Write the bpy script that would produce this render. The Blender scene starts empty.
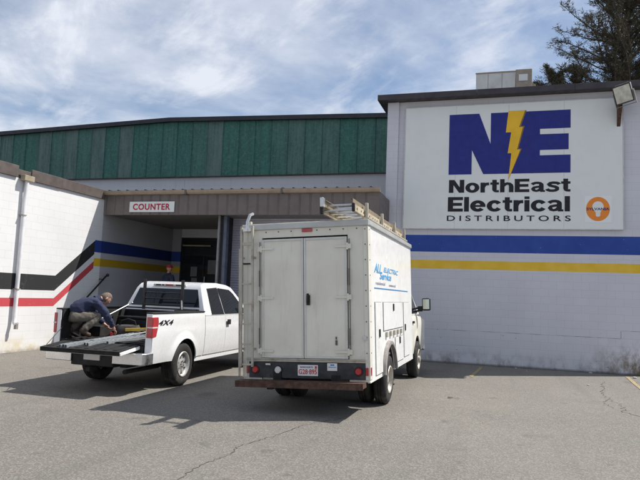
import bpy, bmesh, math, random
from mathutils import Vector, Matrix
R = math.radians
random.seed(7)
sc = bpy.context.scene
COL = sc.collection

# ------------------------------------------------------------------ materials
class NT:
    def __init__(s, name):
        s.m = bpy.data.materials.new(name); s.m.use_nodes = True
        s.t = s.m.node_tree; s.n = s.t.nodes; s.l = s.t.links
        s.b = s.n['Principled BSDF']
    def new(s, typ, **kw):
        o = s.n.new(typ)
        for k, v in kw.items(): setattr(o, k, v)
        return o
    def put(s, sock, v):
        if v is None: return
        if isinstance(v, bpy.types.NodeSocket): s.l.new(v, sock)
        else: sock.default_value = v
    def M(s, op, a, b=None, c=None):
        o = s.new('ShaderNodeMath', operation=op)
        for i, v in enumerate((a, b, c)): s.put(o.inputs[i], v)
        return o.outputs[0]
    def mix(s, f, a, b, blend='MIX'):
        o = s.new('ShaderNodeMix', data_type='RGBA', blend_type=blend)
        s.put(o.inputs[0], f)
        s.put(o.inputs[6], a if isinstance(a, bpy.types.NodeSocket) else tuple(a) + (1,) if len(a) == 3 else a)
        s.put(o.inputs[7], b if isinstance(b, bpy.types.NodeSocket) else tuple(b) + (1,) if len(b) == 3 else b)
        return o.outputs[2]
    def noise(s, vec, scale, detail=4, rough=.55):
        o = s.new('ShaderNodeTexNoise'); s.put(o.inputs['Vector'], vec)
        o.inputs['Scale'].default_value = scale; o.inputs['Detail'].default_value = detail
        o.inputs['Roughness'].default_value = rough
        return o.outputs['Fac']
    def ramp(s, f, a, b, ca=0., cb=1.):
        o = s.new('ShaderNodeMapRange'); o.interpolation_type = 'SMOOTHSTEP'
        s.put(o.inputs[0], f); o.inputs[1].default_value = a; o.inputs[2].default_value = b
        o.inputs[3].default_value = ca; o.inputs[4].default_value = cb
        return o.outputs[0]
    def pos(s): return s.new('ShaderNodeNewGeometry').outputs['Position']
    def obj(s): return s.new('ShaderNodeTexCoord').outputs['Object']
    def sep(s, v):
        o = s.new('ShaderNodeSeparateXYZ'); s.put(o.inputs[0], v); return o.outputs
    def comb(s, x, y, z=0.):
        o = s.new('ShaderNodeCombineXYZ'); s.put(o.inputs[0], x); s.put(o.inputs[1], y); s.put(o.inputs[2], z)
        return o.outputs[0]
    def scale(s, v, sx, sy, sz):
        o = s.new('ShaderNodeVectorMath', operation='MULTIPLY'); s.put(o.inputs[0], v)
        o.inputs[1].default_value = (sx, sy, sz); return o.outputs[0]
    def bump(s, h, strength=.3, dist=.01, prev=None):
        o = s.new('ShaderNodeBump'); s.put(o.inputs['Height'], h)
        o.inputs['Strength'].default_value = strength; o.inputs['Distance'].default_value = dist
        if prev is not None: s.put(o.inputs['Normal'], prev)
        return o.outputs[0]
    def band(s, v, lo, hi):
        return s.M('MULTIPLY', s.M('GREATER_THAN', v, lo), s.M('LESS_THAN', v, hi))
    def fin(s, col=None, rough=None, metal=None, normal=None, **kw):
        if col is not None: s.put(s.b.inputs['Base Color'], col if isinstance(col, bpy.types.NodeSocket) else tuple(col) + (1,))
        s.put(s.b.inputs['Roughness'], rough); s.put(s.b.inputs['Metallic'], metal)
        s.put(s.b.inputs['Normal'], normal)
        for k, v in kw.items(): s.put(s.b.inputs[k], v)
        return s.m

def simple(name, col, rough=.5, metal=0., var=.15, vs=6., dirt=None, dirt_amt=.3, bump=0., bs=60., coat=0., dscale=3.):
    n = NT(name); o = n.obj()
    f = n.ramp(n.noise(o, vs, 5), .3, .7)
    c = n.mix(f, [x * (1 - var) for x in col], [min(1, x * (1 + var * .6)) for x in col])
    if dirt is not None:
        d = n.ramp(n.noise(o, dscale, 8, .65), .5, .72, 0, dirt_amt)
        c = n.mix(d, c, dirt)
    rr = n.ramp(n.noise(o, vs * 2.3, 4), .3, .7, max(0, rough - .08), min(1, rough + .08))
    nm = n.bump(n.noise(o, bs, 4), bump, .004) if bump else None
    return n.fin(c, rr, metal, nm, **({'Coat Weight': coat, 'Coat Roughness': .08} if coat else {}))

WHITE = simple('white_car_paint', (.78, .79, .80), .28, var=.03, coat=.6, dirt=(.45, .42, .38), dirt_amt=.18)
VANW = None
BLACKP = simple('black_plastic', (.011, .011, .012), .6, var=.3, bump=.2)
LINER = simple('bed_liner', (.010, .010, .011), .8, var=.4, dirt=(.06, .05, .04), dirt_amt=.25, bump=.4)
BLACKM = simple('black_powdercoat', (.012, .012, .013), .35, var=.2)
RUBBER = simple('tyre_rubber', (.022, .021, .02), .85, var=.3, dirt=(.10, .09, .075), dirt_amt=.5, bump=.3)
CHROME = simple('chrome', (.78, .78, .79), .30, 1., var=.05)
ALU = simple('aluminium', (.62, .62, .62), .36, .9, var=.12, dirt=(.25, .24, .22), dirt_amt=.4)
GALV = simple('galvanised_steel', (.46, .50, .53), .42, .55, var=.2, vs=25)
RIMM = simple('steel_rim_paint', (.60, .60, .58), .35, .5, var=.1, dirt=(.16, .12, .08), dirt_amt=.6, dscale=8)
RIMV = simple('van_wheel_paint', (.52, .49, .42), .45, .2, var=.15, dirt=(.12, .08, .05), dirt_amt=.8, dscale=7)
GLASS = NT('dark_window_glass').fin((.012, .015, .017), .04, 0., None, **{'Specular IOR Level': .6})
MGLASS = NT('mirror_glass').fin((.36, .40, .40), .05, 1.)
REDL = simple('red_lens', (.42, .012, .018), .12, var=.1, coat=.8)
CLEARL = simple('clear_lens', (.62, .63, .62), .12, var=.08, coat=.8)
AMBERL = simple('amber_lens', (.7, .25, .03), .2)
UNDER = simple('underbody_black', (.012, .011, .011), .8, var=.5)
RUST = simple('rusty_steel', (.10, .052, .036), .75, .2, var=.45, vs=14, dirt=(.045, .03, .025), dirt_amt=.9, bump=.5, bs=80)
PLATEW = simple('plate_white', (.72, .72, .72), .4, var=.05)
PLATER = simple('plate_red', (.5, .03, .04), .5, var=.1)
DARKNAVY = simple('navy_panel_black', (.02, .022, .032), .42, var=.5, vs=9, dirt=(.09, .08, .07), dirt_amt=.55, dscale=6)
BROWNM = simple('brown_metal', (.115, .095, .088), .5, .1, var=.18, vs=4, dirt=(.2, .16, .13), dirt_amt=.25)
BROWNR = simple('brown_corrugated_fascia', (.155, .128, .118), .5, .1, var=.15, vs=3, dirt=(.09, .07, .06), dirt_amt=.5)
GUTTER = simple('tan_gutter', (.34, .26, .19), .5, .1, var=.2, vs=3, dirt=(.16, .11, .08), dirt_amt=.6)
TANM = simple('tan_painted_metal', (.36, .31, .22), .55, .1, var=.15)
EAVE = simple('dark_eave_metal', (.05, .043, .05), .5, .2, var=.25, vs=3)
SIGNW = simple('sign_white', (.74, .76, .75), .42, var=.04, vs=1.5, dirt=(.55, .55, .52), dirt_amt=.25, dscale=1.5)
NAVY = simple('sign_navy', (.007, .016, .20), .6, var=.1, vs=3)
YELL = simple('sign_yellow', (.82, .48, .012), .45, var=.08, vs=3)
INK = simple('sign_black', (.006, .006, .012), .65, var=.1)
ORANGE = simple('emblem_orange', (.80, .24, .02), .45, var=.05)
REDINK = simple('sign_red', (.42, .02, .035), .5, var=.1)
CONC = simple('concrete', (.30, .29, .27), .9, var=.2, vs=3, dirt=(.14, .13, .12), dirt_amt=.5, bump=.5)
STEELB = simple('blue_grey_steel', (.085, .10, .145), .5, .2, var=.2)
STEELG = simple('grey_steel_jamb', (.20, .20, .21), .5, .2, var=.2)
STEELD = simple('dark_steel_column', (.012, .013, .02), .5, .2, var=.2)
SOFF = simple('soffit_metal', (.20, .185, .175), .6, .1, var=.1)
DOORG = simple('roll_up_door_paint', (.46, .46, .54), .5, .1, var=.1, vs=2, dirt=(.15, .15, .17), dirt_amt=.3)
INTER = simple('dark_interior', (.02, .018, .018), .9, var=.3)
PAPER = simple('paper', (.20, .20, .20), .8, var=.1)
HVACG = simple('hvac_galvanised', (.66, .66, .63), .6, .0, var=.12, vs=2.5, dirt=(.40, .37, .33), dirt_amt=.6)
HVACT = simple('hvac_tan', (.35, .29, .23), .6, .1, var=.15)
FIBER = simple('fibreglass_cream', (.50, .44, .33), .55, var=.15, vs=8, dirt=(.25, .18, .10), dirt_amt=.6)
FIBERD = simple('fibreglass_brown_edge', (.22, .175, .115), .6, var=.2)
LADW = simple('ladder_cream_paint', (.46, .43, .36), .5, .1, var=.12, vs=8, dirt=(.17, .11, .07), dirt_amt=.75, dscale=6)
BLUEINK = simple('van_blue_lettering', (.03, .22, .52), .4, var=.1)
GASK = simple('grey_gasket', (.22, .21, .20), .7)
VANS = simple('van_side_white', (.82, .82, .80), .38, var=.04, coat=.3, dirt=(.60, .57, .50), dirt_amt=.35, dscale=2)
BLUEL = simple('van_light_blue_lettering', (.10, .36, .66), .4, var=.1)
GREYINK = simple('van_grey_lettering', (.33, .34, .42), .4, var=.1)
SKIN = simple('skin', (.50, .26, .19), .5, var=.12, vs=20)
HAIR = simple('short_grey_hair', (.16, .12, .09), .8, var=.4, vs=60)
JACKET = simple('navy_jacket_cloth', (.018, .024, .062), .85, var=.25, vs=8, bump=.5, bs=40)
SHIRT2 = simple('dark_blue_shirt_cloth', (.03, .035, .07), .85, var=.2, vs=8)
KHAKI = simple('khaki_trouser_cloth', (.13, .115, .095), .9, var=.2, vs=9, bump=.5, bs=40)
JEANS = simple('dark_jeans_cloth', (.03, .04, .07), .9, var=.25, vs=12)
BOOT = simple('brown_boot_leather', (.055, .032, .020), .7, var=.3, vs=25)
SOLE = simple('boot_sole', (.03, .027, .024), .8)
REDCAP = simple('red_cap_cloth', (.35, .025, .03), .8, var=.15)
TOOLBAG = simple('grey_tool_bag_cloth', (.07, .065, .065), .9, var=.3, vs=14, bump=.6)
TOOLRED = simple('red_tool_paint', (.45, .03, .03), .4)
LEVELY = simple('yellow_level_paint', (.85, .55, .05), .4)
WOOD = simple('worn_wood_block', (.30, .19, .10), .8, var=.3, vs=10)
STONE = simple('pale_stone', (.45, .43, .40), .9, var=.2)

def van_paint():
    n = NT('van_off_white_paint'); o = n.obj(); x, y, z = n.sep(o)
    c = n.mix(n.ramp(n.noise(o, 2.2, 5), .3, .7), (.70, .675, .585), (.77, .75, .67))
    st = n.noise(n.scale(o, 9, 9, .8), 1.3, 6, .65)
    c = n.mix(n.ramp(st, .52, .78, 0, .35), c, (.46, .42, .35))
    low = n.M('MULTIPLY', n.ramp(z, 1.2, .45), n.ramp(n.noise(o, 5, 7, .7), .38, .7, 0, .6))
    c = n.mix(low, c, (.30, .26, .20))
    return n.fin(c, n.ramp(st, .3, .7, .3, .48), 0., n.bump(n.noise(o, 1.8, 3), .25, .02), **{'Coat Weight': .25, 'Coat Roughness': .2})
VANW = van_paint()

def block_wall(name, axis, white, kind):
    """painted concrete block wall; painted stripes belong to the wall's paint"""
    n = NT(name); P = n.pos(); s = n.sep(P); h = s[0] if axis == 'x' else s[1]; z = s[2]
    b = n.new('ShaderNodeTexBrick'); n.put(b.inputs['Vector'], n.comb(h, n.M('ADD', z, .10)))
    b.inputs['Scale'].default_value = 1; b.inputs['Mortar Size'].default_value = .007
    b.inputs['Mortar Smooth'].default_value = .4; b.inputs['Brick Width'].default_value = .4
    b.inputs['Row Height'].default_value = .2; b.inputs['Bias'].default_value = 0
    b.inputs['Color1'].default_value = (.975, .975, .975, 1); b.inputs['Color2'].default_value = (1, 1, 1, 1)
    b.inputs['Mortar'].default_value = (.885, .885, .89, 1)
    jf = n.M('MULTIPLY', b.outputs['Fac'], n.ramp(n.noise(P, 1.3, 4), .35, .65, .35, 1))
    c = n.mix(n.ramp(n.noise(P, .7, 6, .6), .3, .7), [v * .93 for v in white], white)
    c = n.mix(1., c, b.outputs['Color'], 'MULTIPLY')
    c = n.mix(n.ramp(n.noise(P, 7, 6, .7), .62, .78, 0, .25), c, [v * .72 for v in white])
    if kind == 'right':
        c = n.mix(n.band(z, 3.03, 3.50), c, n.mix(n.ramp(n.noise(P, 2.5, 6), .3, .75), (.008, .045, .28), (.016, .065, .34)))
        ye = n.mix(n.ramp(n.noise(P, 3, 6), .3, .75), (.74, .46, .02), (.80, .53, .06))
        c = n.mix(n.band(z, 2.565, 2.80), c, ye)
        # step crack
        zz = n.M('ADD', z, n.M('MULTIPLY', n.M('SUBTRACT', n.noise(P, 5, 3), .5), .02))
        line = n.M('MULTIPLY', n.band(zz, .894, .906), n.band(h, -3, 2.72))
        line2 = n.M('MULTIPLY', n.band(zz, 1.094, 1.106), n.M('GREATER_THAN', h, 2.75))
        vert = n.M('MULTIPLY', n.band(z, .9, 1.1), n.band(h, 2.72, 2.737))
        l3 = n.M('MULTIPLY', n.band(zz, .495, .504), n.M('LESS_THAN', h, -.3))
        cr = n.M('MAXIMUM', n.M('MAXIMUM', line, line2), n.M('MAXIMUM', vert, n.M('MULTIPLY', l3, .5)))
        c = n.mix(n.M('MULTIPLY', cr, n.ramp(n.noise(P, 3, 3), .38, .62, .1, .7)), c, (.07, .065, .06))
        # rust and algae stain at the right foot
        a = n.M('MULTIPLY', n.ramp(h, 1.6, 3.3), n.ramp(z, 1.05, .15))
        a = n.M('MULTIPLY', a, n.ramp(n.noise(n.scale(P, 1, 1, .55), 4.5, 8, .7), .40, .62, 0, 1.0))
        c = n.mix(a, c, (.13, .09, .045))
        a2 = n.M('MULTIPLY', n.ramp(z, .5, .02), n.ramp(n.noise(n.scale(P, 1, 1, .6), 3.2, 8, .7), .42, .68, 0, .8))
        c = n.mix(a2, c, (.16, .14, .115))
        ch = n.M('MULTIPLY', n.band(z, 2.5, 3.55), n.ramp(n.noise(P, 17, 8, .75), .66, .69, 0, .8))
        c = n.mix(ch, c, (.50, .50, .54))
        sc_ = n.M('MULTIPLY', n.ramp(n.noise(n.scale(P, 1, 1, 2.5), 6, 4, .6), .69, .72, 0, .7), n.ramp(z, 1.3, .9))
        c = n.mix(sc_, c, (.13, .125, .12))
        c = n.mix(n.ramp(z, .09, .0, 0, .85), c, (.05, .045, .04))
        ru = n.M('MULTIPLY', n.band(h, 2.56, 2.70), n.M('MULTIPLY', n.ramp(z, 5.0, 6.4), n.ramp(n.noise(n.scale(P, 9, 9, 1), 1, 5), .35, .6, 0, .6)))
        c = n.mix(ru, c, (.42, .32, .2))
    if kind == 'recess':
        c = n.mix(n.band(z, 2.72, 3.08), c, (.015, .045, .25))
        c = n.mix(n.band(z, 2.31, 2.54), c, (.70, .44, .02))
    if kind == 'left':
        g = n.M('MULTIPLY', n.M('MINIMUM', n.M('MAXIMUM', n.M('DIVIDE', n.M('SUBTRACT', h, 14.02), 1.6), 0.), 1.), 1.12)
        zg = n.M('SUBTRACT', z, g)
        wear = n.M('MAXIMUM', n.ramp(n.noise(P, 6, 7, .7), .55, .75, 0, .25), n.ramp(n.noise(P, 21, 8, .75), .64, .68, 0, .75))
        front = n.M('LESS_THAN', h, 15.60); back = n.M('GREATER_THAN', h, 15.60)
        blk = n.mix(wear, (.022, .022, .024), (.2, .2, .2))
        red = n.mix(wear, (.50, .06, .075), (.65, .35, .35))
        c = n.mix(n.M('MULTIPLY', n.band(zg, 1.55, 1.955), front), c, blk)
        c = n.mix(n.M('MULTIPLY', n.band(zg, 1.13, 1.345), front), c, red)
        c = n.mix(n.M('MULTIPLY', n.band(z, 2.72, 3.08), back), c, (.018, .05, .26))
        c = n.mix(n.M('MULTIPLY', n.band(z, 2.31, 2.54), back), c, (.72, .45, .02))
        c = n.mix(n.M('MULTIPLY', n.M('GREATER_THAN', h, 15.9), .65), c, n.mix(1., c, (.30, .30, .34), 'MULTIPLY'))  # recess shade painted in: wall colour darkened behind the canopy edge
        a2 = n.M('MULTIPLY', n.ramp(z, .5, .05), n.ramp(n.noise(P, 2.2, 8, .7), .40, .62, 0, .8))
        c = n.mix(a2, c, (.60, .50, .30))
        c = n.mix(n.M('MULTIPLY', n.ramp(z, .12, .0), n.ramp(n.noise(P, 6, 5), .3, .6, .2, .7)), c, (.25, .22, .18))
    bm = n.bump(n.M('SUBTRACT', 1., jf), .22, .005)
    bm = n.bump(n.noise(P, 55, 5, .7), .25, .004, bm)
    return n.fin(c, .62, 0., bm)
WALLR = block_wall('painted_block_grey', 'x', (.62, .62, .675), 'right')
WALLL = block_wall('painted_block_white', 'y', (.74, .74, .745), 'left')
WALLB = block_wall('painted_block_plain', 'x', (.60, .60, .62), 'plain')
WALLRC = block_wall('painted_block_recess_shade', 'x', (.34, .34, .37), 'recess')  # darker copy of the block paint, the recess's shade put into its colour
WALLRS = block_wall('painted_block_side', 'y', (.66, .66, .70), 'plain')
WALLBL = None

def green_metal():
    n = NT('weathered_green_siding'); P = n.pos(); x, y, z = n.sep(P)
    i = n.M('FLOOR', n.M('DIVIDE', n.M('ADD', x, 26.), .62))
    w = n.new('ShaderNodeTexWhiteNoise'); w.noise_dimensions = '1D'; n.put(w.inputs['W'], i)
    f = n.ramp(w.outputs['Value'], .25, .8, .0, 1)
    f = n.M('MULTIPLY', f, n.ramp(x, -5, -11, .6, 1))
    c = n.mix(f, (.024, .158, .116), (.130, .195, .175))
    st = n.noise(n.scale(P, 14, 14, .7), 1, 6, .7)
    c = n.mix(n.ramp(st, .35, .70, 0, .6), c, (.010, .055, .045))
    bl = n.noise(n.scale(P, 3.2, 3.2, 1.0), 1, 6, .7)
    c = n.mix(n.ramp(bl, .42, .66, 0, .45), c, (.015, .075, .060))
    ru = n.noise(n.scale(P, 26, 26, .9), 1, 3, .6)
    c = n.mix(n.ramp(ru, .62, .78, 0, .5), c, (.13, .17, .15))
    fz = n.noise(P, 9, 9, .75)
    c = n.mix(n.ramp(fz, .42, .68, 0, .55), c, (.12, .21, .19))
    c = n.mix(n.ramp(n.noise(P, 22, 5, .7), .5, .72, 0, .4), c, (.02, .07, .058))
    return n.fin(c, .6, .1, n.bump(st, .2, .01))
GREEN = green_metal()

def asphalt():
    n = NT('weathered_asphalt'); P = n.pos()
    big = n.noise(P, .22, 5, .6); mid = n.noise(P, 1.6, 7, .65)
    c = n.mix(n.ramp(big, .3, .7), (.130, .119, .101), (.170, .156, .133))
    c = n.mix(n.ramp(mid, .45, .72, 0, .5), c, (.120, .116, .110))
    v = n.new('ShaderNodeTexVoronoi'); n.put(v.inputs['Vector'], P); v.inputs['Scale'].default_value = 62
    cc = n.sep(v.outputs['Color'])[0]
    c = n.mix(n.ramp(cc, .0, 1., 0, .42), c, n.mix(cc, (.07, .067, .065), (.36, .345, .32)))
    v2 = n.noise(P, 95, 3, .7)
    c = n.mix(n.ramp(v2, .5, .7, 0, .38), c, (.055, .053, .052))
    v3 = n.noise(n.scale(P, 1, 1, 1), 28, 4, .7)
    c = n.mix(n.ramp(v3, .58, .72, 0, .35), c, (.29, .27, .235))
    stn = n.noise(n.scale(P, 1, 1, 1), 2.7, 3, .5)
    c = n.mix(n.ramp(stn, .66, .71, 0, .45), c, (.075, .07, .064))
    tr_ = n.noise(n.scale(P, 1.6, .10, 1), 1, 5, .6)
    c = n.mix(n.ramp(tr_, .52, .70, 0, .28), c, (.10, .095, .088))
    # oil drips and dark blotches
    o = n.noise(P, .9, 3, .4)
    c = n.mix(n.M('MULTIPLY', n.ramp(o, .66, .75), .45), c, (.06, .057, .055))
    # trodden dust
    c = n.mix(n.ramp(n.noise(P, .5, 6, .7), .55, .8, 0, .35), c, (.25, .235, .205))
    bm = n.bump(n.M('ADD', v.outputs['Distance'], v2), .55, .006)
    return n.fin(c, .88, 0., bm)
ASPH = asphalt()
def linepaint():
    n = NT('worn_yellow_line_paint'); P = n.pos()
    f = n.ramp(n.noise(P, 30, 6, .75), .38, .6)
    c = n.mix(f, (.42, .30, .10), (.20, .18, .15))
    return n.fin(c, .8)
LINE = linepaint()
CRACK = simple('crack_dark', (.075, .07, .064), .95, var=.3)

# ------------------------------------------------------------------ mesh helpers
SPLIT = {'corner_post', 'rear_bumper', 'hinge', 'door_notice', 'pipe_strap', 'headrest', 'rubber_foot', 'side_wall', 'window_divider', 'brake_light_louvre',
         'bumper_bracket', 'gutter_joint', 'hasp', 'side_reflector', 'tailgate_cable', 'lock_rod', 'roof_rim', 'door_header', 'eyes', 'mirror_arm', 'door_catch',
         'cab_side', 'window_trim', 'eave_fascia', 'roof_fascia', 'fascia', 'gutter', 'reversing_lens', 'block_wall', 'sign_frame', 'sign_panel', 'door_sill'}
class MB:
    def __init__(s): s.v = []; s.f = []
    def add(s, vs, fs):
        o = len(s.v); s.v += [tuple(v) for v in vs]; s.f += [tuple(i + o for i in f) for f in fs]; return s
    def box(s, x0, x1, y0, y1, z0, z1, m=None):
        vs = [Vector((x, y, z)) for x in (x0, x1) for y in (y0, y1) for z in (z0, z1)]
        if m is not None: vs = [m @ v for v in vs]
        return s.add(vs, [(0, 1, 3, 2), (4, 6, 7, 5), (0, 4, 5, 1), (2, 3, 7, 6), (0, 2, 6, 4), (1, 5, 7, 3)])
    def tube(s, a, b, r, r2=None, n=10, caps=True):
        a = Vector(a); b = Vector(b); r2 = r if r2 is None else r2
        d = (b - a).normalized(); u = d.orthogonal().normalized(); w = d.cross(u)
        vs = []
        for p, rr in ((a, r), (b, r2)):
            for i in range(n):
                t = 2 * math.pi * i / n; vs.append(p + (u * math.cos(t) + w * math.sin(t)) * rr)
        fs = [(i, (i + 1) % n, n + (i + 1) % n, n + i) for i in range(n)]
        if caps: fs += [tuple(range(n - 1, -1, -1)), tuple(range(n, 2 * n))]
        return s.add(vs, fs)
    def path(s, pts, r, n=8):
        pts = [Vector(p) for p in pts]
        vs = []; prev = None
        for i, p in enumerate(pts):
            d = (pts[min(i + 1, len(pts) - 1)] - pts[max(i - 1, 0)]).normalized()
            if prev is None: u = d.orthogonal().normalized()
            else: u = (prev - d * prev.dot(d)).normalized()
            prev = u; w = d.cross(u)
            rr = r[i] if isinstance(r, (list, tuple)) else r
            for k in range(n):
                t = 2 * math.pi * k / n; vs.append(p + (u * math.cos(t) + w * math.sin(t)) * rr)
        fs = []
        for i in range(len(pts) - 1):
            for k in range(n): fs.append((i * n + k, i * n + (k + 1) % n, (i + 1) * n + (k + 1) % n, (i + 1) * n + k))
        fs += [tuple(range(n - 1, -1, -1)), tuple(range((len(pts) - 1) * n, len(pts) * n))]
        return s.add(vs, fs)
    def poly(s, pts, axis, a, b):
        """outline extruded between a and b; axis 'x': pts are (y,z); 'y': (x,z); 'z': (x,y)"""
        n = len(pts)
        def mk(p, t): return {'x': (t, p[0], p[1]), 'y': (p[0], t, p[1]), 'z': (p[0], p[1], t)}[axis]
        vs = [mk(p, a) for p in pts] + [mk(p, b) for p in pts]
        return s.add(vs, [tuple(range(n - 1, -1, -1)), tuple(range(n, 2 * n))] + [(i, (i + 1) % n, n + (i + 1) % n, n + i) for i in range(n)])
    def lathe(s, prof, c, axis='x', n=32):
        """prof: list of (t, r) along the axis from centre c; closed loop"""
        vs = []
        for t, r in prof:
            for k in range(n):
                a = 2 * math.pi * k / n; p, q = math.cos(a) * r, math.sin(a) * r
                o = {'x': (t, p, q), 'y': (p, t, q), 'z': (p, q, t)}[axis]
                vs.append((c[0] + o[0], c[1] + o[1], c[2] + o[2]))
        m = len(prof); fs = []
        for i in range(m):
            j = (i + 1) % m
            for k in range(n): fs.append((i * n + k, i * n + (k + 1) % n, j * n + (k + 1) % n, j * n + k))
        return s.add(vs, fs)
    def ball(s, c, r, seg=16, ring=10, f=None):
        vs = []; c = Vector(c); r = Vector(r) if not isinstance(r, (int, float)) else Vector((r, r, r))
        for i in range(ring + 1):
            t = math.pi * i / ring
            for k in range(seg):
                a = 2 * math.pi * k / seg
                d = Vector((math.sin(t) * math.cos(a), math.sin(t) * math.sin(a), math.cos(t)))
                if f: d = f(d)
                vs.append(c + Vector((d.x * r.x, d.y * r.y, d.z * r.z)))
        fs = []
        for i in range(ring):
            for k in range(seg): fs.append((i * seg + k, i * seg + (k + 1) % seg, (i + 1) * seg + (k + 1) % seg, (i + 1) * seg + k))
        return s.add(vs, fs)
    def sheet(s, rows, th_dir, th):
        """grid of points (rows x cols) given a thickness along -th_dir"""
        nr, nc = len(rows), len(rows[0]); d = Vector(th_dir) * th
        A = [Vector(p) for r in rows for p in r]; B = [p - d for p in A]
        o = nr * nc; fs = []
        for i in range(nr - 1):
            for j in range(nc - 1):
                a, b, c, e = i * nc + j, i * nc + j + 1, (i + 1) * nc + j + 1, (i + 1) * nc + j
                fs += [(a, b, c, e), (o + e, o + c, o + b, o + a)]
        edge = [j for j in range(nc)] + [i * nc + nc - 1 for i in range(1, nr)] + [(nr - 1) * nc + j for j in range(nc - 2, -1, -1)] + [i * nc for i in range(nr - 2, 0, -1)]
        for k in range(len(edge)):
            a, b = edge[k], edge[(k + 1) % len(edge)]; fs.append((b, a, o + a, o + b))
        return s.add(A + B, fs)
    def islands(s, gap=.012):
        par = list(range(len(s.v)))
        def fd(i):
            while par[i] != i: par[i] = par[par[i]]; i = par[i]
            return i
        for f in s.f:
            for i in f[1:]: par[fd(i)] = fd(f[0])
        g = {}
        for f in s.f: g.setdefault(fd(f[0]), []).append(f)
        L = []
        for fs in g.values():
            ids = {i for f in fs for i in f}
            L.append([fs, [min(s.v[i][k] for i in ids) for k in range(3)], [max(s.v[i][k] for i in ids) for k in range(3)]])
        again = True
        while again:
            again = False
            for i in range(len(L)):
                for j in range(i + 1, len(L)):
                    if all(L[i][1][k] - gap <= L[j][2][k] and L[j][1][k] - gap <= L[i][2][k] for k in range(3)):
                        L[i] = [L[i][0] + L[j][0], [min(a, b) for a, b in zip(L[i][1], L[j][1])], [max(a, b) for a, b in zip(L[i][2], L[j][2])]]
                        L.pop(j); again = True; break
                if again: break
        out = []
        for fs, _, _ in L:
            m = MB(); ids = sorted({i for f in fs for i in f}); mp = {i: k for k, i in enumerate(ids)}
            m.v = [s.v[i] for i in ids]; m.f = [tuple(mp[i] for i in f) for f in fs]; out.append(m)
        return out
    def build(s, name, mat, parent=None, **kw):
        if name in SPLIT:
            L = [m.build1(name, mat, parent, **kw) for m in s.islands()]
            return L[0]
        return s.build1(name, mat, parent, **kw)
    def build1(s, name, mat, parent=None, bevel=0, smooth=False, seg=2, angle=35, xf=None):
        use = sorted({i for f in s.f for i in f}); mp = {i: k for k, i in enumerate(use)}
        s.v = [s.v[i] for i in use]; s.f = [tuple(mp[i] for i in f) for f in s.f]
        me = bpy.data.meshes.new(name)
        vs = [xf @ Vector(v) for v in s.v] if xf is not None else s.v
        me.from_pydata([tuple(v) for v in vs], [], s.f)
        bm = bmesh.new(); bm.from_mesh(me)
        bmesh.ops.remove_doubles(bm, verts=bm.verts, dist=1e-6)
        bmesh.ops.recalc_face_normals(bm, faces=bm.faces); bm.to_mesh(me); bm.free()
        me.materials.append(mat)
        o = bpy.data.objects.new(name, me); COL.objects.link(o)
        if parent is not None: o.parent = parent
        if smooth or bevel:
            for p in me.polygons: p.use_smooth = True
            me.set_sharp_from_angle(angle=R(angle))
        if bevel:
            b = o.modifiers.new('bevel', 'BEVEL'); b.width = bevel; b.segments = seg; b.limit_method = 'ANGLE'; b.angle_limit = R(40)
            b.harden_normals = True
        return o

def tag(o, label=None, cat=None, group=None, kind=None):
    if label: o['label'] = label
    if cat: o['category'] = cat
    if group: o['group'] = group
    if kind: o['kind'] = kind
    return o
def empty(name, loc=(0, 0, 0), label=None, cat=None, group=None, rot=(0, 0, 0), scale=1):
    o = bpy.data.objects.new(name, None); COL.objects.link(o); o.location = loc; o.rotation_euler = rot
    o.scale = (scale,) * 3; o.empty_display_size = .2
    return tag(o, label, cat, group)
def copy_tree(o, parent=None):
    c = o.copy(); COL.objects.link(c)
    if parent is not None: c.parent = parent
    for ch in list(o.children): copy_tree(ch, c)
    return c

def text_mesh(body, spacing=1., bold=0., shear=0.):
    cu = bpy.data.curves.new('txt', 'FONT'); cu.body = body; cu.size = 1; cu.extrude = .5; cu.offset = bold
    cu.space_character = spacing; cu.shear = shear; cu.resolution_u = 4
    o = bpy.data.objects.new('txt', cu); COL.objects.link(o)
    me = bpy.data.meshes.new_from_object(o.evaluated_get(bpy.context.evaluated_depsgraph_get()))
    bpy.data.objects.remove(o); bpy.data.curves.remove(cu)
    return me
def lettering(name, body, x0, x1, z0, z1, mat, parent, frame, depth=.004, **kw):
    """text fitted to a rectangle; frame maps (u right, v up, w out) to the parent's space"""
    me = text_mesh(body, **kw)
    xs = [v.co.x for v in me.vertices]; ys = [v.co.y for v in me.vertices]
    a, b, c, d = min(xs), max(xs), min(ys), max(ys)
    for v in me.vertices:
        u = x0 + (v.co.x - a) / (b - a) * (x1 - x0); w = z0 + (v.co.y - c) / (d - c) * (z1 - z0)
        v.co = frame @ Vector((u, w, (v.co.z + .5) * depth))
    me.materials.clear(); me.materials.append(mat)
    o = bpy.data.objects.new(name, me); COL.objects.link(o); o.parent = parent
    return o
FRONT = lambda y: Matrix(((1, 0, 0, 0), (0, 0, -1, y), (0, 1, 0, 0), (0, 0, 0, 1)))       # faces -Y
RIGHT = lambda x: Matrix(((0, 0, 1, x), (1, 0, 0, 0), (0, 1, 0, 0), (0, 0, 0, 1)))        # faces +X

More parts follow.
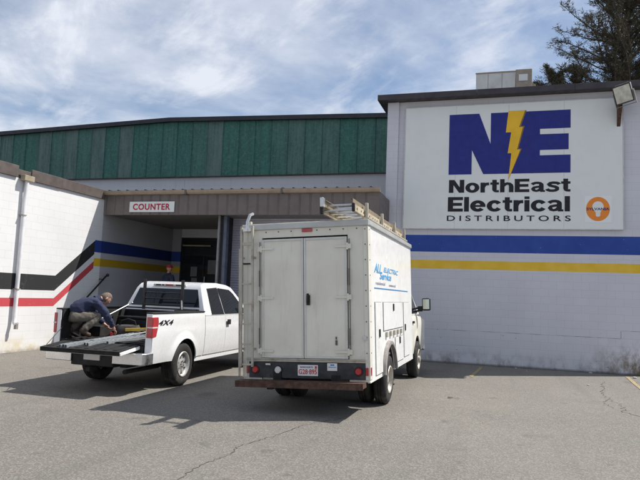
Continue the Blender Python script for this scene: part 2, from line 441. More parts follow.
# ------------------------------------------------------------------ camera, world, sun
cam = bpy.data.cameras.new('camera'); co = bpy.data.objects.new('camera', cam); COL.objects.link(co); sc.camera = co
cam.sensor_width = 36; cam.lens = 620 / 640 * 36; cam.clip_end = 3000; cam.clip_start = .05
yaw, pitch, roll = R(17.05), R(5.1), R(2.23)
fw = Vector((-math.sin(yaw) * math.cos(pitch), math.cos(yaw) * math.cos(pitch), math.sin(pitch)))
rt = Vector((math.cos(yaw), math.sin(yaw), 0)); up = rt.cross(fw)
r2 = rt * math.cos(roll) + up * math.sin(roll); u2 = -rt * math.sin(roll) + up * math.cos(roll)
co.matrix_world = Matrix(((r2.x, u2.x, -fw.x, 0), (r2.y, u2.y, -fw.y, 0), (r2.z, u2.z, -fw.z, 1.7), (0, 0, 0, 1)))

S = Vector((.62, .385, 1)).normalized()
sun = bpy.data.lights.new('sun', 'SUN'); sun.energy = 5.0; sun.angle = R(.5); sun.color = (1, .95, .87)
so = bpy.data.objects.new('sun', sun); COL.objects.link(so); so.rotation_euler = S.to_track_quat('Z', 'Y').to_euler()
so.location = (10, 5, 20)
world = bpy.data.worlds.new('World'); sc.world = world; world.use_nodes = True
wt = world.node_tree; wn = wt.nodes; wl = wt.links
bg = wn['Background']; bg.inputs['Strength'].default_value = .096
sky = wn.new('ShaderNodeTexSky'); sky.sky_type = 'NISHITA'; sky.sun_disc = False
sky.sun_elevation = math.asin(S.z); sky.sun_rotation = math.atan2(S.x, S.y)
sky.air_density = 1.0; sky.dust_density = .3; sky.ozone_density = 2.6
tc = wn.new('ShaderNodeTexCoord')
sp = wn.new('ShaderNodeSeparateXYZ'); wl.new(tc.outputs['Generated'], sp.inputs[0])
def wm(op, a, b):
    o = wn.new('ShaderNodeMath'); o.operation = op
    for i, v in enumerate((a, b)):
        if isinstance(v, bpy.types.NodeSocket): wl.new(v, o.inputs[i])
        else: o.inputs[i].default_value = v
    return o.outputs[0]
zz = wm('ADD', wm('MAXIMUM', sp.outputs[2], 0.), .18)
cx = wm('DIVIDE', sp.outputs[0], zz); cy = wm('DIVIDE', sp.outputs[1], zz)     # a flat, high layer of thin cloud
def cloud(sx, sy, ang, scale, detail, rough, lo, hi, amt, dist=.6):
    ca, sa = math.cos(ang), math.sin(ang)
    a = wm('ADD', wm('MULTIPLY', cx, ca * sx), wm('MULTIPLY', cy, sa * sx))
    b = wm('ADD', wm('MULTIPLY', cx, -sa * sy), wm('MULTIPLY', cy, ca * sy))
    c = wn.new('ShaderNodeCombineXYZ'); wl.new(a, c.inputs[0]); wl.new(b, c.inputs[1])
    t = wn.new('ShaderNodeTexNoise'); wl.new(c.outputs[0], t.inputs['Vector'])
    t.inputs['Scale'].default_value = scale; t.inputs['Detail'].default_value = detail; t.inputs['Roughness'].default_value = rough
    t.inputs['Distortion'].default_value = dist
    m = wn.new('ShaderNodeMapRange'); m.interpolation_type = 'SMOOTHSTEP'; wl.new(t.outputs['Fac'], m.inputs[0])
    m.inputs[1].default_value = lo; m.inputs[2].default_value = hi; m.inputs[4].default_value = amt
    return m.outputs[0]
c1 = cloud(1, 1.35, .5, .8, 9, .60, .34, .68, .86, .25)
c2 = cloud(1, 2.0, 2.5, 2.3, 8, .62, .45, .75, .5, .3)
hz = wm('MULTIPLY', wm('MAXIMUM', wm('SUBTRACT', .62, sp.outputs[2]), 0.), .22)
cm = wm('MINIMUM', wm('ADD', wm('ADD', wm('MULTIPLY', c1, .95), c2), wm('ADD', hz, .0)), .92)
mixw = wn.new('ShaderNodeMix'); mixw.data_type = 'RGBA'
wl.new(cm, mixw.inputs[0]); wl.new(sky.outputs[0], mixw.inputs[6]); mixw.inputs[7].default_value = (7.3, 7.6, 8.3, 1)
wl.new(mixw.outputs[2], bg.inputs[0])
vs_ = sc.view_settings; vs_.view_transform = 'Standard'; vs_.look = 'None'; vs_.gamma = 1; vs_.exposure = .28; vs_.use_curve_mapping = False

# ------------------------------------------------------------------ ground
def ground():
    m = MB(); m.add([(-300, -200, 0), (300, -200, 0), (300, 400, 0), (-300, 400, 0)], [(0, 1, 2, 3)])
    G = m.build('ground', ASPH); tag(G, kind='structure')
    def strip(pts, w, mat, name, z):
        m = MB(); P = [Vector((x, y, 0)) for x, y in pts]; L = []; 
        for i, p in enumerate(P):
            d = (P[min(i + 1, len(P) - 1)] - P[max(i - 1, 0)]).normalized(); nn = Vector((-d.y, d.x, 0))
            ww = w * (random.uniform(.4, 1.2) if mat is CRACK else 1)
            if mat is CRACK and i in (0, len(P) - 1): ww = w * .1
            L += [p + nn * ww / 2 + Vector((0, 0, z)), p - nn * ww / 2 + Vector((0, 0, z))]
        m.add(L, [(2 * i, 2 * i + 1, 2 * i + 3, 2 * i + 2) for i in range(len(P) - 1)])
        m.build(name, mat, G)
    def jag(pts, step=.06, amp=.035):
        out = []
        for (a, b), (c, d) in zip(pts[:-1], pts[1:]):
            L = math.hypot(c - a, d - b); k = max(1, int(L / step))
            for i in range(k):
                t = i / k; out.append((a + (c - a) * t + random.gauss(0, amp), b + (d - b) * t + random.gauss(0, amp)))
        out.append(pts[-1]); return out
    strip(jag([(-2.78, 4.2), (-2.82, 5.2), (-2.87, 5.65), (-2.78, 6.1), (-2.84, 6.5), (-2.66, 7.2), (-2.55, 7.9), (-2.2, 8.6)], .05, .012), .010, CRACK, 'asphalt_crack', .004)
    strip(jag([(2.1, 15.6), (2.0, 14.9), (1.78, 13.6), (1.76, 12.7), (1.9, 12.2), (1.82, 11.4), (2.1, 10.6), (2.4, 9.6)], .09, .03), .015, CRACK, 'asphalt_crack', .004)
    strip(jag([(1.78, 12.7), (1.62, 12.2), (1.70, 11.6)], .07, .02), .012, CRACK, 'asphalt_crack', .005)
    strip(jag([(-9.5, 10.6), (-8.9, 10.9), (-8.3, 10.9)], .07, .02), .012, CRACK, 'asphalt_crack', .005)
    strip([(-.66, 16.9), (-.70, 16.0), (-.80, 14.6)], .085, LINE, 'parking_line', .008)
    strip([(2.80, 17.0), (2.72, 15.5), (2.66, 14.0), (2.60, 12.6)], .085, LINE, 'parking_line', .008)
ground()

# ------------------------------------------------------------------ buildings
def buildings():
    # --- block with the big sign
    b = empty('block_building', (0, 17.38, 0), 'tall painted block building with blue and yellow stripes carrying the big sign', 'building')
    off = Matrix.Translation((0, -17.38, 0))
    def P(mb, name, mat, parent=b, **kw): return mb.build(name, mat, parent, xf=off, **kw)
    P(MB().box(-3.39, 3.3, 17.38, 17.58, 0, 7.34), 'front_wall', WALLR)
    m = MB().box(-3.39, -3.19, 17.585, 31, 0, 7.34).box(3.1, 3.3, 17.585, 31, 0, 7.34)
    P(m, 'side_wall', WALLRS)
    P(MB().box(-3.19, 3.1, 30.8, 31, 0, 7.34), 'back_wall', WALLB)
    P(MB().box(-3.41, -3.08, 17.315, 17.378, 0, 7.335), 'pilaster', WALLR, bevel=.008)
    m = MB().box(-3.62, 3.6, 17.08, 31.3, 7.345, 7.42)
    P(m, 'roof', EAVE)
    m = MB()
    for a, c in ((-3.66, -.9), (-.895, 1.6), (1.605, 3.64)): m.box(a, c, 17.03, 17.078, 7.33, 7.49)
    m.box(-3.66, -3.622, 17.08, 31.3, 7.33, 7.49).box(3.602, 3.64, 17.08, 31.3, 7.33, 7.49)
    P(m, 'eave_fascia', EAVE, bevel=.006)
    # --- rear warehouse with green siding
    w = empty('green_warehouse', (-12, 20, 0), 'long low gabled warehouse clad in weathered green metal behind the canopy', 'building')
    off2 = Matrix.Translation((12, -20, 0))
    def Q(mb, name, mat, parent=w, **kw): return mb.build(name, mat, parent, xf=off2, **kw)
    m = MB().box(-26, -11.765, 20, 20.2, 0, 5.80).box(-11.76, -11.4, 20, 20.2, 3.93, 5.8).box(-9.55, -3.45, 20, 20.2, 0, 5.8).box(-11.395, -9.555, 20, 20.2, 3.6, 5.8)
    Q(m, 'block_wall', WALLB)
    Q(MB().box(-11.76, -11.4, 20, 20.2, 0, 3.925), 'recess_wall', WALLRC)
    apex = (-12.05, 8.0)
    def top(x): return apex[1] - (x - apex[0]) * .028 if x > apex[0] else apex[1] + (x - apex[0]) * .0275
    xs = [-26 + .31 * i for i in range(int(22.6 / .31) + 1)] + [-3.42]
    ms = MB(); out = []
    for i, x in enumerate(xs):                          # shallow pan ribs
        d = .0 if i % 2 else .03
        out.append((x, d))
    rows = [[], []]
    for i, (x, d) in enumerate(out):
        for xx, dd in ((x - .012, 0), (x, .028), (x + .012, 0)) if i % 2 == 0 else ((x, 0),):
            rows[0].append((xx, 19.93 - dd, 5.83)); rows[1].append((xx, 19.93 - dd, top(xx) - .02))
    ms.sheet(rows, (0, -1, 0), -.05)
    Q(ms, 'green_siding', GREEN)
    Q(MB().box(-26, -3.42, 19.88, 19.995, 5.80, 5.828), 'drip_flashing', EAVE)
    fs = MB()
    for a, c in ((-26, -19), (-18.995, apex[0]), (apex[0] + .004, -7.5), (-7.495, -3.42)):
        fs.poly([(a, top(a) - .13), (c, top(c) - .13), (c, top(c) + .02), (a, top(a) + .02)], 'y', 19.74, 19.80)
    Q(fs, 'roof_fascia', simple('roof_edge_black', (.022, .022, .03), .5, .1, var=.3))
    rf = MB().poly([(-26, top(-26) - .03), (apex[0], apex[1] - .03), (-3.42, top(-3.42) - .03), (-3.42, top(-3.42) - .12), (apex[0], apex[1] - .12), (-26, top(-26) - .12)], 'y', 19.802, 44)
    Q(rf, 'roof', EAVE)
    # counter entrance storefront
    sf = MB().box(-11.39, -11.32, 20.02, 20.1, .75, 3.59).box(-9.63, -9.56, 20.02, 20.1, .75, 3.59).box(-11.318, -9.632, 20.02, 20.1, 3.5, 3.59)
    sf.box(-11.318, -9.632, 20.02, 20.1, 2.93, 3.0).box(-10.5, -10.44, 20.02, 20.1, .75, 2.928)
    d = Q(sf, 'entrance_frame', STEELD, bevel=.004)
    Q(MB().box(-11.33, -9.62, 20.05, 20.06, .75, 3.51), 'entrance_glass', GLASS, d)
    Q(MB().tube((-10.38, 19.97, 1.75), (-10.38, 19.97, 2.2), .018), 'door_handle', ALU, d)
    m = MB().box(-10.98, -10.72, 20.035, 20.045, 2.2, 2.55).box(-10.93, -10.7, 20.035, 20.045, 1.8, 2.15).box(-10.3, -9.85, 20.035, 20.045, 2.3, 2.8)
    Q(m, 'door_notice', PAPER, d)
    Q(MB().box(-11.30, -10.2, 19.95, 20.01, 3.28, 3.33), 'transom_strip', TANM, d)
    m = MB().box(-12.5, -8.6, 24.0, 24.1, 0, 3.9).box(-12.5, -8.6, 20.25, 24.0, 3.9, 4.0).box(-12.6, -12.5, 20.25, 24.0, 0, 3.9).box(-8.6, -8.5, 20.25, 24.0, 0, 3.9)
    Q(m, 'shop_interior', INTER)
    # roll-up door bay
    Q(MB().box(-7.96, -3.42, 17.1, 17.2, 3.7, 3.89), 'door_header', STEELD)
    rows = [[], []]
    zq = .02
    while zq < 4.04:
        for dz, dy in ((0, 0), (.012, -.018), (.06, -.018), (.072, 0)):
            rows[0].append((-7.965, 17.0 + dy, zq + dz)); rows[1].append((-3.42, 17.0 + dy, zq + dz))
        zq += .075
    Q(MB().sheet(rows, (0, -1, 0), .012), 'roll_up_door', DOORG)
    Q(MB().box(-8.085, -8.02, 16.22, 16.34, 0, 3.9), 'door_jamb', STEELG, bevel=.004)
    Q(MB().box(-8.015, -7.93, 16.30, 16.44, 0, 3.9), 'steel_column', STEELD, bevel=.004)
    Q(MB().box(-7.925, -7.83, 16.28, 16.44, 0, 3.9), 'steel_post', STEELB, bevel=.004)
    Q(MB().box(-8.14, -7.97, 16.95, 17.55, 0, 3.9), 'door_guide', STEELD, bevel=.004)
    Q(MB().box(-8.10, -7.96, 16.46, 16.94, 0, 3.9).box(-8.35, -8.20, 17.8, 19.998, 0, 3.9), 'bay_wall', STEELD)
    # --- side wing
    s = empty('side_wing', (-11.76, 9, 0), 'white painted block wing with black and red stripes and a brown fascia', 'building')
    off3 = Matrix.Translation((11.76, -9, 0))
    def W(mb, name, mat, parent=s, **kw): return mb.build(name, mat, parent, xf=off3, **kw)
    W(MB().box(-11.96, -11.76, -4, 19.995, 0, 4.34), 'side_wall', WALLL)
    W(MB().box(-24, -11.962, -4.2, -4.0, 0, 4.34), 'end_wall', WALLB)
    W(MB().box(-24, -11.756, -4.25, 19.7, 4.345, 4.40), 'roof', EAVE)
    m = MB(); ys = [-4.3, -1, 2.05, 5.1, 8.1, 11.1, 12.38]
    for a, c in zip(ys[:-1], ys[1:]): m.box(-11.752, -11.70, a, c - .01, 4.34, 4.63)
    m.box(-11.752, -11.70, 12.82, 13.95, 4.33, 4.62).box(-11.752, -11.705, 13.955, 15.87, 4.335, 4.615)
    m.box(-11.752, -11.73, 12.385, 12.815, 4.41, 4.55)
    W(m, 'fascia', BROWNM, bevel=.008)
    sb = W(MB().box(-11.725, -11.58, 12.46, 12.80, 4.28, 4.42), 'scupper_box', TANM, bevel=.01)
    m = MB().path([(-11.66, 12.63, 4.28), (-11.66, 12.62, 4.1), (-11.68, 12.61, 3.8), (-11.68, 12.60, 2), (-11.68, 12.59, .85), (-11.66, 12.58, .74), (-11.60, 12.58, .68)], .052, 14)
    dp = W(m, 'downspout', simple('downspout_white', (.74, .74, .76), .5, var=.08), smooth=True)
    m = MB()
    for z in (3.4, 1.55): m.box(-11.757, -11.62, 12.54, 12.66, z, z + .03)
    m.box(-11.64, -11.57, 12.55, 12.62, .58, .74)
    W(m, 'pipe_strap', simple('grey_strap', (.3, .27, .25), .6), dp)
    # --- canopy
    c = empty('entrance_canopy', (-8, 15.9, 3.9), 'brown corrugated metal canopy with a tan gutter above the counter entrance', 'canopy')
    off4 = Matrix.Translation((8, -15.9, -3.9))
    def K(mb, name, mat, parent=c, **kw): return mb.build(name, mat, parent, xf=off4, **kw)
    rows = [[], []]; x = -11.74
    while x < -3.4:
        for dx, dy in ((0, 0), (.03, .022), (.045, .022), (.075, 0)):
            rows[0].append((x + dx, 15.90 + dy, 3.87)); rows[1].append((x + dx, 15.90 + dy, 4.47))
        x += .31
    rows[0].append((-3.31, 15.9, 3.87)); rows[1].append((-3.31, 15.9, 4.47))
    K(MB().sheet(rows, (0, -1, 0), .02), 'fascia', BROWNR)
    K(MB().box(-3.31, -3.28, 15.90, 17.31, 3.87, 4.47), 'end_fascia', BROWNR)
    g = MB()
    for a, b_ in ((-11.75, -8.95), (-8.94, -6.0), (-5.99, -3.25)):
        g.poly([(15.89, 4.46), (15.80, 4.47), (15.77, 4.52), (15.765, 4.58), (15.785, 4.58), (15.80, 4.50), (15.88, 4.49)], 'x', a, b_)
    gg = K(g, 'gutter', GUTTER)
    m = MB()
    for xx in (-8.945, -5.995): m.box(xx - .03, xx + .03, 15.757, 15.9, 4.452, 4.59)
    K(m, 'gutter_joint', BROWNM, gg, bevel=.004)
    m = MB(); x = -11.6
    while x < -3.5:                                   # roof sheet ribs peeping over the gutter
        m.box(x, x + .05, 15.84, 19.9, 4.60, 4.622); x += .31
    m.box(-11.75, -3.42, 15.86, 19.95, 4.575, 4.60)
    K(m, 'canopy_roof', EAVE)
    m = MB(); y = 15.95
    while y < 19.9: m.box(-11.75, -3.42, y, y + .19, 3.90, 3.92); y += .2
    K(m, 'soffit', SOFF)
    # landing and steps with the hand rail
    l = empty('entrance_landing', (-10.2, 17.5, 0), 'raised concrete landing with steps inside the dark counter entrance', 'steps')
    off5 = Matrix.Translation((10.2, -17.5, 0))
    m = MB().box(-11.75, -8.7, 16.7, 19.99, 0, .75)
    for i in range(4): m.box(-11.75, -10.2, 16.7 - .3 * (i + 1), 16.7 - .3 * i - .003, 0, .75 - .15 * (i + 1))
    m.build('landing', CONC, l, xf=off5, bevel=.01)
    h = MB().path([(-11.60, 14.9, 1.16), (-11.60, 15.36, 1.51), (-11.60, 16.02, 2.03), (-11.60, 16.09, 2.06)], .026)
    h.ball((-11.60, 16.09, 2.06), .05)
    h.tube((-11.60, 15.1, 1.31), (-11.755, 15.1, 1.31), .012).tube((-11.6, 15.9, 1.93), (-11.755, 15.9, 1.93), .012)
    h.build('handrail', BLACKM, l, xf=off5, smooth=True)
buildings()

# ------------------------------------------------------------------ signs
def signs():
    s = empty('store_sign', (-.05, 17.3, 3.68), 'huge white wall sign with navy NE letters, yellow lightning bolt and NorthEast Electrical DISTRIBUTORS', 'sign')
    ox, oz = .05, -3.68
    def L(pts): return [(x + ox, z + oz) for x, z in pts]
    m = MB()
    for a, b in ((-2.87, -1.46), (-1.457, -.05), (-.047, 1.36), (1.363, 2.78)): m.box(a + ox, b + ox, 0, .045, 0, 3.45)
    m.build('sign_panel', SIGNW, s, bevel=.002)
    m = MB().box(-2.89 + ox, -2.872 + ox, -.006, .045, -.015, 3.465).box(2.782 + ox, 2.80 + ox, -.006, .045, -.015, 3.465)
    m.box(-2.87 + ox, 2.78 + ox, -.006, .045, -.018, -.002).box(-2.87 + ox, 2.78 + ox, -.006, .045, 3.452, 3.465)
    m.build('sign_frame', simple('sign_frame_white', (.6, .6, .6), .5), s)
    x0, x1, z0, z1 = -1.64, 1.52, 5.18, 6.88
    def uv(u, v): return (x0 + u * (x1 - x0), z0 + v * (z1 - z0))
    N = [(0, 0), (0, 1), (.255, 1), (.354, .49), (.354, 1), (.56, 1), (.56, 0), (.296, 0), (.197, .40), (.197, 0)]
    E_ = [(.56, 0), (.56, 1), (1, 1), (1, .709), (.758, .709), (.758, .621), (.985, .621), (.985, .368), (.758, .368), (.758, .283), (1, .283), (1, 0)]
    MB().poly(L([uv(*p) for p in N]), 'y', -.006, -.001).build('letter', NAVY, s)
    MB().poly(L([uv(*p) for p in E_]), 'y', -.006, -.001).build('letter', NAVY, s)
    B = [(.50, 1.02), (.636, 1.02), (.588, .75), (.62, .75), (.572, .385), (.60, .385), (.505, -.10), (.527, .33), (.497, .33), (.524, .67), (.48, .67)]
    MB().poly(L([uv(*p) for p in B]), 'y', -.011, -.0065).build('lightning_bolt', YELL, s)
    sh = [(.636, 1.02), (.648, 1.02), (.603, .765), (.634, .765), (.584, .40), (.612, .40), (.505, -.10), (.60, .385), (.572, .385), (.62, .75), (.588, .75)]
    MB().poly(L([uv(*p) for p in sh]), 'y', -.0095, -.0068).build('bolt_edge', simple('bolt_edge_brown', (.25, .13, .02), .5), s)
    def T(body, a, b, c, d, **kw): lettering('lettering', body, a + ox, b + ox, c + oz, d + oz, INK, s, FRONT(-.0015), .005, **kw)
    def wide(body, a, b, base, cap):
        """heavy extended grotesque lettering drawn with an elliptical pen"""
        WX, WY = .30, .20; X_ = .76
        def pen(pts, wx=WX, wy=WY):
            L1, L2 = [], []
            for i, p in enumerate(pts):
                q0 = pts[max(i - 1, 0)]; q1 = pts[min(i + 1, len(pts) - 1)]
                d = Vector((q1[0] - q0[0], q1[1] - q0[1])).normalized(); n_ = Vector((-d.y, d.x))
                L1.append((p[0] + n_.x * wx / 2, p[1] + n_.y * wy / 2)); L2.append((p[0] - n_.x * wx / 2, p[1] - n_.y * wy / 2))
            return L1 + L2[::-1]
        def arc(cx, cy, rx, ry, a0, a1, n=22): return [(cx + rx * math.cos(R(a0 + (a1 - a0) * i / n)), cy + ry * math.sin(R(a0 + (a1 - a0) * i / n))) for i in range(n + 1)]
        def rect(x0, x1, y0, y1): return [(x0, y0), (x1, y0), (x1, y1), (x0, y1)]
        rx, ry, cy = .31, X_ / 2 - WY / 2 + .01, X_ / 2
        G = {
         'N': (1.02, [[(0, 0), (0, 1), (.36, 1), (.72, .42), (.72, 1), (1.02, 1), (1.02, 0), (.68, 0), (.30, .60), (.30, 0)]]),
         'E': (.92, [rect(0, .32, 0, 1), rect(.30, .92, .79, 1), rect(.30, .86, .40, .60), rect(.30, .92, 0, .21)]),
         'l': (.29, [rect(0, .29, 0, 1)]), 'i': (.29, [rect(0, .29, 0, X_), rect(0, .29, .83, 1)]),
         't': (.56, [rect(.13, .42, .20, .96), rect(0, .56, X_ - .17, X_), pen([(.275, .25), (.285, .16), (.34, .10), (.42, .085), (.56, .09)], .27, .17)]),
         'o': (.92, [pen(arc(.46, cy, rx, ry, 90, 271)), pen(arc(.46, cy, rx, ry, -90, 91))]),
         'c': (.86, [pen(arc(.46, cy, rx, ry, 32, 328, 34))]),
         'e': (.92, [pen(arc(.46, cy, rx, ry, 0, 322, 36)), rect(.16, .915, .315, .445)]),
         'h': (.86, [rect(0, .29, 0, 1), pen([(.20, .50), (.30, .61), (.46, .665), (.60, .64), (.695, .54), (.71, .42)], .29, .19), rect(.57, .86, 0, .44)]),
         'r': (.56, [rect(0, .29, 0, X_), pen([(.18, .44), (.24, .56), (.36, .645), (.56, .66)], .28, .21)]),
         'a': (.90, [pen([(.10, .56), (.18, .63), (.30, .675), (.46, .682), (.60, .65), (.67, .57), (.675, .45)], .28, .17), rect(.53, .815, .10, .48), rect(.60, .90, 0, .13),
                     pen([(.60, .40), (.40, .375), (.22, .335), (.155, .23), (.22, .115), (.36, .075), (.50, .11), (.62, .22)], .26, .15)]),
         's': (.84, [pen([(.80, .55), (.74, .62), (.62, .668), (.42, .68), (.24, .645), (.165, .565), (.22, .475), (.40, .415), (.56, .375), (.67, .295), (.67, .18), (.58, .105), (.42, .08), (.22, .09), (.10, .145), (.05, .22)], .27, .18)]),
        }
        w_ = sum(G[c][0] for c in body) + .075 * (len(body) - 1); k = (b - a) / w_; x = a
        for c in body:
            m = MB()
            for i, pl in enumerate(G[c][1]):
                m.poly([(x + p[0] * k + ox, base + p[1] * (cap - base) + oz) for p in pl], 'y', -.006 - i * .0004, -.001 - i * .0001)
            m.build('letter', INK, s); x += (G[c][0] + .075) * k
    wide('NorthEast', -1.62, 1.52, 4.67, 5.03)
    wide('Electrical', -1.64, 1.51, 4.145, 4.55)
    T('DISTRIBUTORS', -1.66, 1.53, 3.885, 4.035, bold=.012, spacing=1.5)
    MB().box(1.87 + ox, 2.51 + ox, -.004, -.001, .17, .87).build('emblem_plate', simple('emblem_plate_white', (.8, .81, .82), .4, var=.02), s)
    cx_, cz_ = 2.185 + ox, 4.205 + oz; n = 40
    MB().poly([(cx_ + .285 * math.cos(2 * math.pi * i / n), cz_ + .315 * math.sin(2 * math.pi * i / n)) for i in range(n)], 'y', -.008, -.0045).build('emblem_disc', ORANGE, s)
    bulb = []
    for i in range(25):
        a = R(-50 + 280 * i / 24); bulb.append((cx_ + .135 * math.cos(a), cz_ + .065 + .135 * math.sin(a)))
    bulb += [(cx_ - .055, cz_ - .10), (cx_ - .055, cz_ - .17), (cx_ - .03, cz_ - .20), (cx_ + .03, cz_ - .20), (cx_ + .055, cz_ - .17), (cx_ + .055, cz_ - .10)]
    MB().poly(bulb, 'y', -.012, -.0085).build('emblem_bulb', SIGNW, s)
    lettering('lettering', 'SYLVANIA', cx_ - .27, cx_ + .27, cz_ - .035, cz_ + .035, simple('emblem_navy', (.03, .035, .16), .5), s, FRONT(-.0125), .003, bold=.02)
    # counter sign
    c = empty('counter_sign', (-10.09, 15.86, 4.1), 'small white COUNTER sign with red letters on the brown canopy fascia', 'sign')
    MB().box(-.75, .75, 0, .03, -.15, .16).build('sign_panel', SIGNW, c, bevel=.003)
    lettering('lettering', 'COUNTER', -.63, .62, -.09, .10, REDINK, c, FRONT(-.001), .005, bold=.03, spacing=1.12)
    # floodlight
    f = empty('floodlight', (2.62, 17.3, 6.3), 'square grey floodlight on a rusty bracket at the upper corner of the big sign', 'floodlight')
    o = Vector((-2.62, -17.3, -6.3))
    m = MB().poly([(17.37 - 17.3, 6.28 - 6.3), (17.37 - 17.3, 6.95 - 6.3), (16.95 - 17.3, 6.88 - 6.3), (16.95 - 17.3, 6.78 - 6.3)], 'x', .02, .10)
    m.build('bracket', RUST, f, bevel=.006)
    rot = Matrix.Translation((.10, -.52, .76)) @ Matrix.Rotation(R(-28), 4, 'Z') @ Matrix.Rotation(R(-9), 4, 'Y') @ Matrix.Rotation(R(16), 4, 'X')
    h = MB().poly([(-.22, -.235), (.22, -.235), (.22, .235), (-.22, .235)], 'y', -.05, .03)
    h.add([(-.22, .03, -.235), (.22, .03, -.235), (.22, .03, .235), (-.22, .03, .235), (-.12, .2, -.11), (.12, .2, -.11), (.12, .2, .11), (-.12, .2, .11)], [(0, 1, 5, 4), (1, 2, 6, 5), (2, 3, 7, 6), (3, 0, 4, 7), (4, 5, 6, 7)])
    hh = h.build('housing', simple('lamp_grey', (.35, .35, .36), .5, .3), f, xf=rot, bevel=.006)
    m = MB().box(-.22, .22, -.062, -.051, -.235, -.21).box(-.22, .22, -.062, -.051, .21, .235).box(-.22, -.195, -.062, -.051, -.209, .209).box(.195, .22, -.062, -.051, -.209, .209)
    m.build('lens_frame', BLACKM, hh, xf=rot)
    MB().box(-.194, .194, -.058, -.051, -.208, .208).build('lens', simple('frosted_lens', (.50, .49, .42), .15, var=.25, vs=7, coat=.5), hh, xf=rot)
    m = MB().tube((-.16, .05, .26), (.16, .05, .26), .010).box(.235, .25, -.02, .05, -.28, .06).box(-.25, -.235, -.02, .05, -.28, .06).box(-.25, .25, -.02, .05, -.295, -.28)
    m.build('yoke', simple('yoke_grey', (.22, .21, .20), .6, .3, var=.3), f, xf=rot)
    # rooftop unit
    v = empty('rooftop_unit', (-.2, 21, 7.42), 'boxy grey and tan rooftop ventilation unit on the roof above the big sign', 'ventilation unit')
    MB().box(-.94, .33, 0, 1.3, .12, 2.0).build('casing', HVACG, v, bevel=.015)
    m = MB().box(.335, .86, 0.0, 1.3, .12, 2.02)
    t = m.build('end_section', HVACT, v, bevel=.015)
    MB().box(.44, .72, -.012, -.001, 1.62, 1.84).build('access_panel', SIGNW, t)
    MB().poly([(.865, 1.0), (1.02, .9), (1.02, 1.3), (.93, 1.4), (.98, 1.55), (.865, 1.6)], 'y', .2, .9).build('rain_hood', HVACT, v)
    m = MB().box(-.96, .35, -.015, -.002, 1.94, 1.98)
    for x in (-.55, -.1): m.box(x, x + .012, -.008, -.001, .14, 1.92)
    m.build('casing_seam', HVACT, v)
    MB().box(-1.0, .9, -.05, 1.35, -.02, .115).build('kerb_frame', EAVE, v)
signs()

# ------------------------------------------------------------------ trees
def leafmat(name, a, b):
    n = NT(name); P = n.obj()
    w = n.noise(P, 1.1, 5, .7); w2 = n.noise(P, 11, 3)
    c = n.mix(n.ramp(w, .35, .65), a, b); c = n.mix(n.ramp(w2, .4, .7, 0, .5), c, (.13, .090, .055))
    return n.fin(c, .75)
LEAF = leafmat('needle_foliage', (.050, .052, .030), (.095, .088, .048))
BARK = simple('bark', (.10, .078, .062), .95, var=.35, vs=10, bump=.8)
def tree(loc, H, zmin, spread, nl, label, rng, tilt=.75, dens=1., cone=.6, group='trees rising behind the block building'):
    t = empty('conifer_tree', loc, label, 'tree', group)
    tr = MB(); fo = MB()
    nn = 14; pts = []; rr = []
    for i in range(nn + 1):
        u = i / nn; pts.append((.25 * math.sin(u * 3) * u, .2 * math.sin(u * 4.4) * u, H * u)); rr.append(.013 * H * (1 - u) ** .8 + .02)
    tr.path(pts, rr, 9)
    def at(z):
        u = min(1, z / H) * nn; i = min(nn - 1, int(u)); return Vector(pts[i]).lerp(Vector(pts[i + 1]), u - i)
    def tuft(p, d, n, L):
        for _ in range(n):
            dd = (d + Vector((rng.gauss(0, .6), rng.gauss(0, .6), rng.gauss(0, .5)))).normalized()
            s = dd.cross(Vector((rng.gauss(0, 1), rng.gauss(0, 1), rng.gauss(0, 1)))).normalized() * rng.uniform(.009, .02)
            q = p + Vector((rng.gauss(0, .06), rng.gauss(0, .06), rng.gauss(0, .06)))
            l = L * rng.uniform(.5, 1.2)
            fo.add([q - s, q + s, q + dd * l + s * .4, q + dd * l - s * .4], [(0, 1, 2, 3)])
    for i in range(nl):
        z = zmin + (H * .98 - zmin) * (i + rng.random()) / nl; u = (z - zmin) / (H - zmin)
        L = spread * ((1 - u) ** cone * .9 + .08) * rng.uniform(.6, 1.12)
        a = i * 2.4 + rng.uniform(-.5, .5); base = at(z)
        d = Vector((math.cos(a), math.sin(a), tilt * rng.uniform(.45, 1.2))).normalized()
        lp = [base]; cur = base.copy(); st = 7
        for k in range(st):
            d = (d + Vector((rng.gauss(0, .12), rng.gauss(0, .12), .03 + rng.gauss(0, .07)))).normalized()
            cur = cur + d * L / st; lp.append(cur.copy())
        r0 = .012 * L + .012
        tr.path(lp, [r0 * (1 - k / (st + 1)) + .004 for k in range(st + 1)], 5)
        for k in range(1, st + 1):
            for side in range(3 if k < st else 5):
                sd = (d + Vector((rng.gauss(0, .8), rng.gauss(0, .8), rng.gauss(.05, .4)))).normalized()
                sl = L * rng.uniform(.10, .30) * (1.15 - .5 * k / st)
                p0 = lp[k].lerp(lp[k - 1], rng.random()); p1 = p0 + sd * sl
                tr.tube(p0, p1, .010, .003, 3, False)
                m = max(2, int(sl / .11))
                for j in range(m):
                    if rng.random() < .12: continue
                    tuft(p0.lerp(p1, (j + .6) / m), sd, int(9 * dens), .17)
    tr.build('trunk', BARK, t); fo.build('crown', LEAF, t)
    return t
rng = random.Random(5)
tree((5.9, 36, 0), 23.5, 6.2, 5.6, 170, 'tall dark conifer with upswept feathery branches, by far the biggest of the trees', rng, .80, .95, .35)
tree((8.6, 38, 0), 22.5, 6.2, 4.2, 95, 'tall feathery conifer standing just behind and beyond the biggest conifer', rng, .85, .9, .4)
tree((2.05, 34, 0), 14.1, 6.5, 2.0, 44, 'small bushy conifer top peeping over the roof next to the rooftop unit', rng, 1.0, 1.3, .45)
